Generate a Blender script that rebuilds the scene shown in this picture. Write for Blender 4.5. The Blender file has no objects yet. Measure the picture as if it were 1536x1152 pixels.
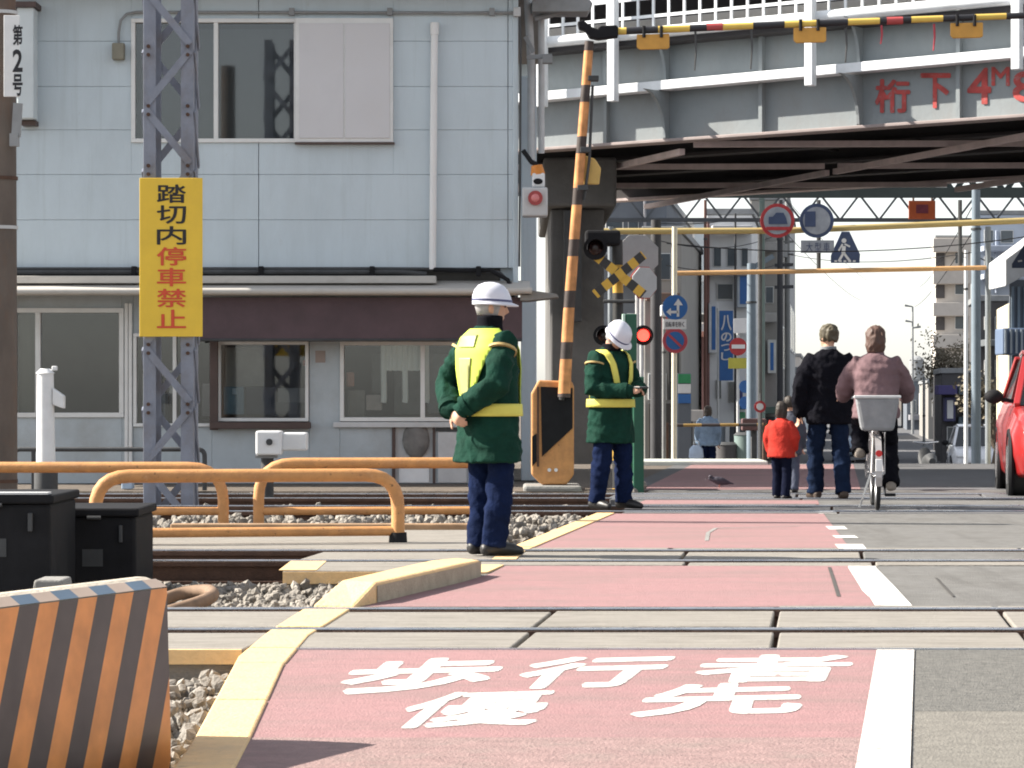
import bpy, bmesh, math, random
from mathutils import Vector, Matrix, Quaternion, noise
random.seed(7)
S = bpy.context.scene
COL = S.collection
# ------------------------------------------------------------------ camera, sky, sun, exposure
F, EYE, YH, CX = 4280.0, 1.04, 592.0, 768.0          # focal length in photo pixels, eye height, horizon row, centre column
cam = bpy.data.objects.new('camera', bpy.data.cameras.new('camera')); COL.objects.link(cam)
cam.location = (0, 0, EYE); cam.rotation_euler = (math.radians(90), 0, 0)
cam.data.sensor_width = 36; cam.data.lens = 36*F/1536; cam.data.shift_y = (YH-576)/1536
cam.data.clip_start = 0.2; cam.data.clip_end = 3000
S.camera = cam
SUNDIR = Vector((-0.80, 0.11, 0.585)).normalized()  # towards the sun
W = bpy.data.worlds.new('World'); S.world = W; W.use_nodes = True
_n = W.node_tree.nodes; _l = W.node_tree.links
_sky = _n.new('ShaderNodeTexSky'); _sky.sky_type = 'NISHITA'; _sky.sun_disc = False
_sky.sun_elevation = math.asin(SUNDIR.z); _sky.sun_rotation = math.atan2(SUNDIR.x, SUNDIR.y)
_sky.air_density = 1.0; _sky.dust_density = 0.8; _sky.ozone_density = 1.0
_n['Background'].inputs['Strength'].default_value = 0.086
_hs = _n.new('ShaderNodeHueSaturation'); _hs.inputs['Saturation'].default_value = 0.32      # hazy winter sky, less colour
_l.new(_sky.outputs[0], _hs.inputs['Color']); _l.new(_hs.outputs[0], _n['Background'].inputs['Color'])
sun = bpy.data.objects.new('sun', bpy.data.lights.new('sun', 'SUN')); COL.objects.link(sun)
sun.data.energy = 4.8; sun.data.angle = math.radians(0.55); sun.data.color = (1.0, 0.93, 0.82)
sun.rotation_euler = (-SUNDIR).to_track_quat('-Z', 'Y').to_euler()
S.view_settings.view_transform = 'Standard'; S.view_settings.look = 'None'
S.view_settings.exposure = 1.5; S.view_settings.gamma = 1.0
S.render.engine = 'CYCLES'
S.cycles.pixel_filter_type = 'BLACKMAN_HARRIS'; S.cycles.filter_width = 1.9
S.cycles.max_bounces = 8; S.cycles.transparent_max_bounces = 12

# ------------------------------------------------------------------ helpers
def P(px, py, d):                       # photo pixel at depth d -> point
    return Vector(((px-CX)*d/F, d, EYE-(py-YH)*d/F))
def X(px, d): return (px-CX)*d/F
def Z(py, d): return EYE-(py-YH)*d/F
def G(px, py, z=0.0):                   # photo pixel on the plane of height z
    d = (EYE-z)*F/(py-YH); return Vector(((px-CX)*d/F, d, z))
def zg(d):                              # the street falls away behind the crossing
    if d < 43: return 0.0
    if d > 75: return -1.3
    return -1.3*(d-43)/32.0

MATS = {}
def mat(name, col, rough=0.6, var=0.12, scale=5.0, bump=0.0, bscale=40.0, metal=0.0, spec=0.4,
        dirt=None, damt=0.5, dscale=2.0, stretch=(1, 1, 1), coat=0.0, extra=()):
    if name in MATS: return MATS[name]
    m = bpy.data.materials.new(name); m.use_nodes = True; MATS[name] = m
    n = m.node_tree.nodes; l = m.node_tree.links; b = n['Principled BSDF']
    b.inputs['Roughness'].default_value = rough; b.inputs['Metallic'].default_value = metal
    b.inputs['Specular IOR Level'].default_value = spec; b.inputs['Coat Weight'].default_value = coat
    tc = n.new('ShaderNodeTexCoord'); mp = n.new('ShaderNodeMapping'); mp.inputs['Scale'].default_value = stretch
    l.new(tc.outputs['Object'], mp.inputs[0])
    c = col[:3]
    nz = n.new('ShaderNodeTexNoise'); nz.inputs['Scale'].default_value = scale; nz.inputs['Detail'].default_value = 6
    nz.inputs['Roughness'].default_value = 0.62; l.new(mp.outputs[0], nz.inputs['Vector'])
    r = n.new('ShaderNodeValToRGB'); e = r.color_ramp.elements
    e[0].position = 0.28; e[1].position = 0.72
    e[0].color = (c[0]*(1-var), c[1]*(1-var), c[2]*(1-var), 1)
    e[1].color = (min(1, c[0]*(1+var)), min(1, c[1]*(1+var)), min(1, c[2]*(1+var)), 1)
    l.new(nz.outputs['Fac'], r.inputs[0]); out = r.outputs[0]
    if dirt:
        n2 = n.new('ShaderNodeTexNoise'); n2.inputs['Scale'].default_value = dscale; n2.inputs['Detail'].default_value = 8
        n2.inputs['Roughness'].default_value = 0.7; l.new(mp.outputs[0], n2.inputs['Vector'])
        r2 = n.new('ShaderNodeValToRGB'); r2.color_ramp.elements[0].position = 0.48; r2.color_ramp.elements[1].position = 0.74
        r2.color_ramp.elements[0].color = (0, 0, 0, 1); r2.color_ramp.elements[1].color = (damt, damt, damt, 1)
        l.new(n2.outputs['Fac'], r2.inputs[0])
        mx = n.new('ShaderNodeMix'); mx.data_type = 'RGBA'
        l.new(r2.outputs[0], mx.inputs[0]); l.new(out, mx.inputs[6]); mx.inputs[7].default_value = (*dirt, 1); out = mx.outputs[2]
    for (ec, ea, es, e0, e1, est) in extra:              # further stains: colour, amount, scale, thresholds, stretch
        m2 = n.new('ShaderNodeMapping'); m2.inputs['Scale'].default_value = est; l.new(tc.outputs['Object'], m2.inputs[0])
        n3 = n.new('ShaderNodeTexNoise'); n3.inputs['Scale'].default_value = es; n3.inputs['Detail'].default_value = 9; n3.inputs['Roughness'].default_value = 0.72
        l.new(m2.outputs[0], n3.inputs['Vector'])
        r3 = n.new('ShaderNodeMapRange'); r3.inputs[1].default_value = e0; r3.inputs[2].default_value = e1; r3.inputs[4].default_value = ea
        l.new(n3.outputs['Fac'], r3.inputs[0])
        mx = n.new('ShaderNodeMix'); mx.data_type = 'RGBA'
        l.new(r3.outputs[0], mx.inputs[0]); l.new(out, mx.inputs[6]); mx.inputs[7].default_value = (*ec, 1); out = mx.outputs[2]
    l.new(out, b.inputs['Base Color'])
    rr = n.new('ShaderNodeMapRange'); rr.inputs[3].default_value = max(0.02, rough-0.1); rr.inputs[4].default_value = min(1, rough+0.1)
    l.new(nz.outputs['Fac'], rr.inputs[0]); l.new(rr.outputs[0], b.inputs['Roughness'])
    if bump > 0:
        nb = n.new('ShaderNodeTexNoise'); nb.inputs['Scale'].default_value = bscale; nb.inputs['Detail'].default_value = 5
        l.new(mp.outputs[0], nb.inputs['Vector'])
        bp = n.new('ShaderNodeBump'); bp.inputs['Strength'].default_value = bump; bp.inputs['Distance'].default_value = 0.02
        l.new(nb.outputs['Fac'], bp.inputs['Height']); l.new(bp.outputs[0], b.inputs['Normal'])
    return m
def stripes(name, cols, axis, period, rough=0.55, slant=None, offset=0.0, var=0.25, scale=4.0):
    """painted bands along an object axis (optionally slanted by another axis)"""
    if name in MATS: return MATS[name]
    m = mat(name, (1, 1, 1), rough=rough, var=0.0)
    n = m.node_tree.nodes; l = m.node_tree.links; b = n['Principled BSDF']
    tc = n.new('ShaderNodeTexCoord'); dp = n.new('ShaderNodeVectorMath'); dp.operation = 'DOT_PRODUCT'
    dp.inputs[1].default_value = Vector(axis)/period
    l.new(tc.outputs['Object'], dp.inputs[0])
    ad = n.new('ShaderNodeMath'); ad.inputs[1].default_value = offset; l.new(dp.outputs['Value'], ad.inputs[0])
    fr = n.new('ShaderNodeMath'); fr.operation = 'FRACT'; l.new(ad.outputs[0], fr.inputs[0])
    r = n.new('ShaderNodeValToRGB'); r.color_ramp.interpolation = 'CONSTANT'
    e = r.color_ramp.elements; k = len(cols)
    while len(e) < k: e.new(1.0)
    for i, c in enumerate(cols): e[i].position = i/k; e[i].color = (*c, 1)
    l.new(fr.outputs[0], r.inputs[0])
    nz = n.new('ShaderNodeTexNoise'); nz.inputs['Scale'].default_value = scale; nz.inputs['Detail'].default_value = 7
    l.new(tc.outputs['Object'], nz.inputs['Vector'])
    mr = n.new('ShaderNodeMapRange'); mr.inputs[1].default_value = 0.3; mr.inputs[2].default_value = 0.7
    mr.inputs[3].default_value = 1-var; mr.inputs[4].default_value = 1+var*0.5; l.new(nz.outputs['Fac'], mr.inputs[0])
    mu = n.new('ShaderNodeVectorMath'); mu.operation = 'SCALE'
    l.new(r.outputs[0], mu.inputs[0]); l.new(mr.outputs[0], mu.inputs['Scale']); l.new(mu.outputs[0], b.inputs['Base Color'])
    return m
def glass(name, tint=(0.8, 0.85, 0.88), refl=0.12):
    if name in MATS: return MATS[name]
    m = bpy.data.materials.new(name); m.use_nodes = True; MATS[name] = m
    n = m.node_tree.nodes; l = m.node_tree.links
    t = n.new('ShaderNodeBsdfTransparent'); t.inputs[0].default_value = (*tint, 1)
    g = n.new('ShaderNodeBsdfGlossy'); g.inputs['Roughness'].default_value = 0.03
    lw = n.new('ShaderNodeLayerWeight'); lw.inputs[0].default_value = 0.25
    ma = n.new('ShaderNodeMath'); ma.operation = 'MULTIPLY_ADD'; ma.inputs[1].default_value = 0.7; ma.inputs[2].default_value = refl
    l.new(lw.outputs['Fresnel'], ma.inputs[0])
    x = n.new('ShaderNodeMixShader'); l.new(ma.outputs[0], x.inputs[0]); l.new(t.outputs[0], x.inputs[1]); l.new(g.outputs[0], x.inputs[2])
    l.new(x.outputs[0], n['Material Output'].inputs[0]); return m
def emit(name, col, s):
    if name in MATS: return MATS[name]
    m = mat(name, col, 0.3); b = m.node_tree.nodes['Principled BSDF']
    b.inputs['Emission Color'].default_value = (*col, 1); b.inputs['Emission Strength'].default_value = s; return m

def tag(o, label=None, cat=None, group=None, kind=None):
    if label: o['label'] = label
    if cat: o['category'] = cat
    if group: o['group'] = group
    if kind: o['kind'] = kind
    return o
def thing(name, label, cat, loc=(0, 0, 0), rz=0.0, group=None):
    o = bpy.data.objects.new(name, None); o.empty_display_size = 0.2; COL.objects.link(o)
    o.location = loc; o.rotation_euler = (0, 0, rz); return tag(o, label, cat, group)
def root_of(o):
    while o.parent: o = o.parent
    return o

class MB:
    def __init__(s): s.v = []; s.f = []
    def add(s, vs, fs):
        k = len(s.v); s.v += [Vector(v) for v in vs]; s.f += [tuple(i+k for i in f) for f in fs]; return s
    def box(s, x0, x1, y0, y1, z0, z1):
        return s.add([(x0,y0,z0),(x1,y0,z0),(x1,y1,z0),(x0,y1,z0),(x0,y0,z1),(x1,y0,z1),(x1,y1,z1),(x0,y1,z1)],
                     [(3,2,1,0),(4,5,6,7),(0,1,5,4),(1,2,6,5),(2,3,7,6),(3,0,4,7)])
    def obox(s, c, ax, ay, az, hx, hy, hz):
        c = Vector(c); ax = Vector(ax)*hx; ay = Vector(ay)*hy; az = Vector(az)*hz
        q = [(-1,-1,-1),(1,-1,-1),(1,1,-1),(-1,1,-1),(-1,-1,1),(1,-1,1),(1,1,1),(-1,1,1)]
        return s.add([c+ax*a+ay*b+az*d for a, b, d in q],
                     [(3,2,1,0),(4,5,6,7),(0,1,5,4),(1,2,6,5),(2,3,7,6),(3,0,4,7)])
    def beam(s, a, b, w, h, up=(0, 0, 1)):
        a = Vector(a); b = Vector(b); t = (b-a); L = t.length; t.normalize(); up = Vector(up)
        if abs(t.dot(up)) > 0.98: up = Vector((0, 1, 0))
        u = t.cross(up).normalized(); v = u.cross(t).normalized()
        return s.obox((a+b)/2, t, u, v, L/2, w/2, h/2)
    def prism(s, poly, o, ux, uy, un, depth):
        o = Vector(o); ux = Vector(ux); uy = Vector(uy); un = Vector(un)*depth; k = len(poly)
        vs = [o+ux*a+uy*b for a, b in poly]; vs += [v+un for v in vs]
        fs = [tuple(range(k)), tuple(range(2*k-1, k-1, -1))]+[(i, i+k, (i+1) % k+k, (i+1) % k) for i in range(k)]
        return s.add(vs, fs)
    def rings(s, rs, cap=True):
        n = len(rs[0]); vs = [v for r in rs for v in r]; fs = []
        for i in range(len(rs)-1):
            for j in range(n):
                a = i*n+j; b = i*n+(j+1) % n; fs.append((a, b, b+n, a+n))
        if cap: fs.append(tuple(range(n-1, -1, -1))); k = (len(rs)-1)*n; fs.append(tuple(range(k, k+n)))
        return s.add(vs, fs)
    def cyl(s, a, b, r, r2=None, n=14):
        return s.tube([a, b], [r, r if r2 is None else r2], n)
    def tube(s, pts, r, n=10, flat=1.0, ends=False, up=(0, 0, 1)):
        pts = [Vector(p) for p in pts]; k = len(pts)
        rad = r if isinstance(r, (list, tuple)) else [r]*k
        rs = []; t0 = (pts[1]-pts[0]).normalized(); u = Vector(up)
        if abs(t0.dot(u)) > 0.95: u = Vector((0, 1, 0)) if abs(t0.y) < 0.9 else Vector((1, 0, 0))
        u = (u-t0*u.dot(t0)).normalized()
        P2 = list(zip(pts, rad))
        for i, (p, rr) in enumerate(P2):
            if i == 0: t = pts[1]-pts[0]
            elif i == k-1: t = pts[-1]-pts[-2]
            else: t = (pts[i]-pts[i-1]).normalized()+(pts[i+1]-pts[i]).normalized()
            t.normalize(); u = (u-t*u.dot(t)).normalized(); w = t.cross(u)
            def rg(c, q): return [c+(u*math.cos(2*math.pi*j/n)*flat+w*math.sin(2*math.pi*j/n))*q for j in range(n)]
            if ends and i == 0: rs.append(rg(p-t*rr*0.85, rr*0.5)); rs.append(rg(p-t*rr*0.5, rr*0.85))
            rs.append(rg(p, rr))
            if ends and i == k-1: rs.append(rg(p+t*rr*0.5, rr*0.85)); rs.append(rg(p+t*rr*0.85, rr*0.5))
        return s.rings(rs)
    def disc(s, c, nrm, r, th, n=28):
        c = Vector(c); nrm = Vector(nrm).normalized(); return s.tube([c-nrm*th/2, c+nrm*th/2], r, n)
    def ball(s, c, rx, ry=None, rz=None, n=12, m=8, R=None):
        ry = rx if ry is None else ry; rz = rx if rz is None else rz; c = Vector(c); rs = []
        for i in range(m+1):
            a = -math.pi/2+math.pi*(i+0.02 if i == 0 else i-0.02 if i == m else i)/m
            ring = []
            for j in range(n):
                q = 2*math.pi*j/n; v = Vector((rx*math.cos(a)*math.cos(q), ry*math.cos(a)*math.sin(q), rz*math.sin(a)))
                ring.append(c+(R @ v if R else v))
            rs.append(ring)
        return s.rings(rs)
    def torus(s, c, nrm, R, r, n=36, m=8, a0=0, a1=2*math.pi):
        c = Vector(c); nrm = Vector(nrm).normalized(); u = nrm.orthogonal().normalized(); w = nrm.cross(u)
        full = abs(a1-a0-2*math.pi) < 1e-6; rs = []
        for i in range(n+(0 if full else 1)):
            a = a0+(a1-a0)*i/n; d = u*math.cos(a)+w*math.sin(a)
            rs.append([c+d*(R+r*math.cos(2*math.pi*j/m))+nrm*r*math.sin(2*math.pi*j/m) for j in range(m)])
        if full:
            rs.append(rs[0]); return s.rings(rs, False)
        return s.rings(rs)
    def mesh(s, name, M=None):
        me = bpy.data.meshes.new(name)
        me.from_pydata([tuple(M @ v) if M else tuple(v) for v in s.v], [], s.f); me.update(); return me
    def build(s, name, m, parent=None, bevel=0.0, smooth=False, local=False, kind=None, fix=True, segs=2):
        M = None
        if parent is not None and not local:
            L = Vector((0, 0, 0)); p = parent
            while p: L += p.location; p = p.parent
            M = Matrix.Translation(-L)
        me = s.mesh(name, M)
        if fix:
            bm = bmesh.new(); bm.from_mesh(me); bmesh.ops.recalc_face_normals(bm, faces=bm.faces); bm.to_mesh(me); bm.free()
        return link(name, me, m, parent, bevel, smooth, kind, segs)
def link(name, me, m, parent=None, bevel=0.0, smooth=False, kind=None, segs=2):
    o = bpy.data.objects.new(name, me); COL.objects.link(o)
    if m: me.materials.append(m)
    if parent: o.parent = parent
    if smooth:
        for p in me.polygons: p.use_smooth = True
        if smooth != 'all':
            try: me.set_sharp_from_angle(angle=math.radians(40))
            except Exception: pass
    if bevel:
        b = o.modifiers.new('bevel', 'BEVEL'); b.width = bevel; b.segments = segs; b.limit_method = 'ANGLE'; b.angle_limit = math.radians(35)
        b.harden_normals = False
    if kind: o['kind'] = kind
    return o
def share(o, parent, name=None, loc=None):           # a copy of a piece sharing its mesh
    c = o.copy(); COL.objects.link(c); c.parent = parent
    if name: c.name = name
    if loc is not None: c.location = loc
    return c

_glyphs = {}
def glyph(ch, off=0.02):
    """outline mesh of one character, scaled into the unit square"""
    if (ch, off) in _glyphs: return _glyphs[(ch, off)]
    cu = bpy.data.curves.new('glyph', 'FONT'); cu.body = ch; cu.size = 1.0; cu.offset = off; cu.resolution_u = 4; cu.fill_mode = 'FRONT'
    o = bpy.data.objects.new('glyph', cu); COL.objects.link(o)
    dg = bpy.context.evaluated_depsgraph_get(); me = bpy.data.meshes.new_from_object(o.evaluated_get(dg))
    vs = [v.co.copy() for v in me.vertices]; fs = [tuple(p.vertices) for p in me.polygons]
    bpy.data.objects.remove(o); bpy.data.curves.remove(cu); bpy.data.meshes.remove(me)
    x0 = min(v.x for v in vs); x1 = max(v.x for v in vs); y0 = min(v.y for v in vs); y1 = max(v.y for v in vs)
    r = ([((v.x-x0)/(x1-x0), (v.y-y0)/(y1-y0)) for v in vs], fs); _glyphs[(ch, off)] = r; return r
def letter(ch, quad, m, parent, name='lettering', off=0.02, raise_by=(0, 0, 0)):
    """character fitted into a quad (bottom-left, bottom-right, top-right, top-left)"""
    uv, fs = glyph(ch, off); a, b, c, d = [Vector(q)+Vector(raise_by) for q in quad]
    vs = [(a*(1-u)+b*u)*(1-v)+(d*(1-u)+c*u)*v for u, v in uv]
    mb = MB(); mb.add(vs, fs); return mb.build(name, m, parent, fix=False)
def bold(ch, quad, m, parent, name='lettering', w=0.02, step=(0, 0, .00012), h=None):
    """thick strokes: the character drawn over itself with small shifts, joined into one mesh"""
    uv, fs = glyph(ch, 0.0); a, b, c, d = [Vector(q) for q in quad]; mb = MB(); h = w if h is None else h
    for i, (du, dv) in enumerate([(0, 0), (w, 0), (-w, 0), (0, h), (0, -h), (w*.7, h*.7), (-w*.7, -h*.7), (w*.7, -h*.7), (-w*.7, h*.7)]):
        up = Vector(step)*i
        mb.add([((a*(1-u-du)+b*(u+du))*(1-v-dv)+(d*(1-u-du)+c*(u+du))*(v+dv))+up for u, v in uv], fs)
    return mb.build(name, m, parent, fix=False)
def facing_quad(px0, py0, px1, py1, d):              # upright quad facing the camera, from photo pixels
    return [P(px0, py1, d), P(px1, py1, d), P(px1, py0, d), P(px0, py0, d)]
# ------------------------------------------------------------------ materials shared by the place
m_asph = mat('asphalt', (0.138, 0.135, 0.130), 0.85, 0.22, 9, 0.5, 90, dirt=(0.085, 0.080, 0.072), damt=0.7, dscale=1.7, extra=[((.25, .24, .22), .5, 40, .6, .72, (1, 1, 1)), ((.07, .065, .06), .7, 2.2, .56, .74, (.4, 2.5, 1)), ((.075, .07, .066), .6, 1.6, .52, .7, (2.2, .15, 1))])
m_asph2 = mat('asphalt_far_and_shade', (0.10, 0.10, 0.106), 0.85, 0.2, 4, 0.3, 60, dirt=(0.07, 0.07, 0.07), damt=0.5, dscale=0.8)
m_dirt = mat('track_dirt', (0.115, 0.095, 0.078), 0.95, 0.35, 7, 0.6, 60)
m_red = mat('red_lane_paint', (0.275, 0.152, 0.155), 0.8, 0.12, 14, 0.4, 110, dirt=(0.23, 0.15, 0.148), damt=0.9, dscale=1.6,
            extra=[((0.13, 0.10, 0.095), .55, 22, .60, .74, (1, 1, 1)), ((0.185, 0.135, 0.125), .8, 1.3, .46, .72, (.35, 1.6, 1)), ((.09, .075, .07), .8, 3.0, .66, .72, (2.5, .5, 1)), ((.42, .30, .29), .5, 45, .62, .72, (1, 1, 1))])
m_white = mat('road_white', (0.58, 0.57, 0.545), 0.7, 0.06, 20, 0.3, 120, dirt=(0.45, 0.42, 0.38), damt=0.6, dscale=6, extra=[((.30, .19, .185), .95, 20, .565, .61, (1, 1, 1)), ((.40, .34, .32), .6, 4, .5, .7, (1, 1, 1))])
m_yellow = mat('kerb_yellow', (0.70, 0.475, 0.235), 0.7, 0.1, 12, 0.3, 60, dirt=(0.47, 0.36, 0.23), damt=0.6, dscale=5, extra=[((.20, .16, .12), .6, 14, .58, .72, (1, 1, 1))])
m_conc = mat('deck_concrete', (0.24, 0.222, 0.198), 0.85, 0.16, 7, 0.5, 70, dirt=(0.135, 0.12, 0.10), damt=0.7, dscale=3, stretch=(0.6, 2.5, 1), extra=[((.10, .085, .07), .7, 5, .55, .75, (.3, 3, 1)), ((.36, .33, .28), .5, 30, .6, .7, (1, 1, 1))])
m_concd = mat('concrete_grey', (0.24, 0.235, 0.225), 0.9, 0.2, 3, 0.4, 30, dirt=(0.12, 0.115, 0.11), damt=0.7, dscale=1.5)
m_steel = mat('rail_steel', (0.55, 0.58, 0.63), 0.28, 0.12, 10, metal=0.9)
m_rust = mat('rail_rust', (0.085, 0.048, 0.034), 0.85, 0.3, 8, 0.4, 60)
m_stone = mat('ballast_stone', (0.25, 0.228, 0.20), 0.9, 0.55, 9, 0.4, 80, dirt=(0.10, 0.09, 0.085), damt=0.8, dscale=8)
m_wood = mat('sleeper_wood', (0.10, 0.075, 0.055), 0.9, 0.3, 5, 0.5, 30)
m_black = mat('black_paint', (0.014, 0.014, 0.016), 0.75, 0.3, 6, spec=0.15)
m_dark = mat('dark_grey', (0.05, 0.052, 0.055), 0.65, 0.3, 5)
m_grey = mat('grey_paint', (0.24, 0.25, 0.26), 0.6, 0.15, 5, dirt=(0.14, 0.12, 0.10), damt=0.4)
m_lgrey = mat('light_grey_paint', (0.50, 0.51, 0.52), 0.55, 0.1, 5, dirt=(0.3, 0.28, 0.25), damt=0.35)
m_wht = mat('white_paint', (0.72, 0.73, 0.74), 0.5, 0.06, 5, dirt=(0.45, 0.44, 0.42), damt=0.3)
m_orange = mat('orange_paint', (0.52, 0.255, 0.095), 0.65, 0.16, 9, 0.15, 60, dirt=(0.34, 0.16, 0.07), damt=0.8, dscale=6, extra=[((.11, .06, .035), .9, 26, .61, .67, (1, 1, 1)), ((.68, .40, .20), .5, 12, .58, .7, (1, 1, 1))])

def interp(tab, d):
    if d <= tab[0][0]: return tab[0][1]
    for (a, xa), (b, xb) in zip(tab, tab[1:]):
        if d <= b: return xa+(xb-xa)*(d-a)/(b-a)
    return tab[-1][1]
XO = [(3, -.80), (8.5, -.931), (11.24, -1.058), (12.47, -1.04), (14.13, -.964), (14.4, -.85), (16.03, -.47), (16.6, -.29), (17.8, -.13), (18.9, -.06), (25.3, .80), (28, 1.17), (31, 1.5)]
XI = [(3, -.62), (8.56, -.786), (10.88, -.872), (12.23, -.871), (13.87, -.768), (14.27, -.66), (15.78, -.273), (16.5, -.13), (17.8, .02), (18.9, .08), (25.3, .93), (28, 1.3), (31, 1.62)]
XL = [(3, .25), (7.98, .964), (11.84, 1.52), (14, 1.78), (15.45, 1.902), (17.05, 2.03), (19.5, 2.3), (25.3, 2.75), (28, 3.0), (31, 3.3)]
def steps(a, b, tabs):
    ds = {a, b}
    for t in tabs:
        for d, _ in t:
            if a < d < b: ds.add(d)
    n = max(1, int((b-a)/0.5))
    for i in range(1, n): ds.add(a+(b-a)*i/n)
    return sorted(ds)
def strip(fl, fr, a, b, z, tabs=(), thick=0.0, zf=None):
    """sheet between two curves over a range of depth"""
    mb = MB(); ds = steps(a, b, tabs); vs = []; fs = []
    for d in ds:
        zz = (zf(d) if zf else 0)+z
        vs += [(fl(d), d, zz), (fr(d), d, zz)]
    for i in range(len(ds)-1): fs.append((2*i, 2*i+1, 2*i+3, 2*i+2))
    mb.add(vs, fs)
    if thick:
        k = len(ds); lo = [Vector(v)-Vector((0, 0, thick)) for v in vs]
        e = []; n0 = 2*k
        for i in range(k-1):
            e.append((2*i, 2*i+2, n0+2*i+2, n0+2*i)); e.append((2*i+1, n0+2*i+1, n0+2*i+3, 2*i+3))
        e.append((0, n0, n0+1, 1)); q = 2*(k-1); e.append((q, q+1, n0+q+1, n0+q))
        mb.v += lo; mb.f += e
    return mb

# ground: lowered track bed in front, level then falling street behind
rows = [(-30, -.2), (30.9, -.2), (31.0, -.008), (43, -.008), (75, -1.308), (300, -1.308), (2500, -1.308)]
g = MB(); vs = []
for y, z in rows: vs += [(-1500, y, z), (1500, y, z)]
g.add(vs, [(2*i, 2*i+1, 2*i+3, 2*i+2) for i in range(len(rows)-1)])
g.build('ground', m_dirt, kind='structure')

fo = lambda d: interp(XO, d); fi = lambda d: interp(XI, d); fl = lambda d: interp(XL, d)
ZONES = [(3, 11.6), (13.95, 17.3), (19.3, 24.9), (26.95, 28.1), (30.15, 31.0)]
road = tag(bpy.data.objects.new('road', None), kind='structure'); COL.objects.link(road)
tag(road, 'worn asphalt road over the level crossing with a red walking lane')
for a, b in ZONES:
    strip(fo, lambda d: 16.0, a, b, 0.0, [XO], 0.24).build('asphalt_section', m_asph, road)
strip(lambda d: .1126*d-2.35, lambda d: .1126*d+12, 31.0, 400, 0.0, zf=zg).build('asphalt_section', m_asph2, road)
# red lane
for i, (a, b) in enumerate(ZONES[:4]):
    strip(fi, fl, a+.005, b-.005, 0.003, [XI, XL]).build('red_lane', m_red, road)
strip(lambda d: .1126*d-2.1, lambda d: .1126*d+.3, 31.2, 42.5, 0.003).build('red_lane', m_red, road)
# white edge line
wl = lambda d: fl(d)-.002
strip(wl, lambda d: fl(d)+.150, 3, 11.59, 0.005, [XL]).build('edge_line', m_white, road)
strip(lambda d: fl(d)+(-.02 if d > 15 else 0), lambda d: fl(d)+.185-(d-14)*.012, 14.0, 17.25, 0.005, [XL]).build('edge_line', m_white, road)
for (x0, x1, y0, y1) in [(1258, 1300, 817, 824), (1244, 1272, 790, 795), (1254, 1288, 804, 808), (1228, 1256, 768, 771)]:
    a, b, c, d = G(x0, y1), G(x1, y1), G(x1-6, y0), G(x0-6, y0)
    mb = MB().add([v+Vector((0, 0, .005)) for v in (a, b, c, d)], [(0, 1, 2, 3)]); mb.build('lane_dash', m_white, road)
# painted characters on the lane
for ch, (bl, br, tr, tl) in {
    '歩': ((494, 1042), (712, 1037), (766, 988), (550, 993)),
    '行': ((764, 1034), (958, 1030), (1018, 985), (806, 990)),
    '者': ((1042, 1025), (1262, 1022), (1280, 984), (1056, 986)),
    '優': ((574, 1094), (800, 1087), (836, 1037), (640, 1043)),
    '先': ((948, 1076), (1196, 1070), (1202, 1026), (984, 1030))}.items():
    bold(ch, [G(*q)+Vector((0, 0, .0042)) for q in (bl, br, tr, tl)], m_white, road, 'lane_lettering', .027 if ch != '優' else .02, h=.044 if ch != '優' else .038)
# dark tar patch, cracks sealed on the lane
m_tar = mat('tar', (0.06, 0.055, 0.05), 0.7, 0.3, 20)
def crack(pts, w, m=m_tar, z=.0056, name='tar_seam'):
    pts = [G(*p) for p in pts]; mb = MB()
    for a, b in zip(pts, pts[1:]):
        t = (b-a).normalized(); n = Vector((-t.y, t.x, 0))*w/2; up = Vector((0, 0, z))
        mb.add([a-n+up, b-n+up, b+n+up, a+n+up], [(0, 1, 2, 3)])
    return mb.build(name, m, road)
m_patch = mat('asphalt_patch', (.115, .112, .104), .9, .4, 30, .6, 120, dirt=(.19, .18, .165), damt=.6, dscale=9)
strip(lambda d: fl(d)+.16, lambda d: 9.0, 9.35, 11.595, .003, [XL]).build('asphalt_patch', m_patch, road)
m_tan = mat('asphalt_tan', (.165, .155, .137), .9, .2, 14, .5, 100, dirt=(.12, .11, .10), damt=.6, dscale=4)
strip(lambda d: fl(d)+.16, lambda d: 9.0, 3.0, 9.345, .003, [XL]).build('asphalt_patch', m_tan, road)
m_worn = mat('lane_worn', (.25, .165, .158), .85, .2, 12, .5, 90, dirt=(.21, .165, .15), damt=.9, dscale=4, extra=[((.12, .10, .09), .7, 9, .56, .7, (.5, 3, 1))])
strip(fi, fl, 3.01, 8.62, .0042, [XI, XL]).build('worn_lane', m_worn, road)
crack([(1244, 852), (1250, 870), (1258, 896)], .02)
crack([(1060, 812), (1062, 800), (1074, 793), (1200, 790)], .03, m_concd)
crack([(1404, 868), (1430, 896)], .015)

# level-crossing deck: every concrete panel a piece of its own
deck = tag(bpy.data.objects.new('crossing_deck', None), 'concrete crossing panels laid around the rails', kind='structure'); COL.objects.link(deck)
def panel(x0, x1, y0, y1, top=.006, m=m_conc, sk=.11):
    y0 += .006; y1 -= .006; g2 = .012; k = sk*(y1-y0); jz = random.uniform(-.003, .003)
    mb = MB().add([(x0+g2, y0, -.13), (x1-g2, y0, -.13), (x1-g2+k, y1, -.13), (x0+g2+k, y1, -.13),
                   (x0+g2, y0, top+jz), (x1-g2, y0, top+jz), (x1-g2+k, y1, top+jz), (x0+g2+k, y1, top+jz)],
                  [(3, 2, 1, 0), (4, 5, 6, 7), (0, 1, 5, 4), (1, 2, 6, 5), (2, 3, 7, 6), (3, 0, 4, 7)])
    return mb.build('deck_panel', m, deck, bevel=.008)
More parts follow.
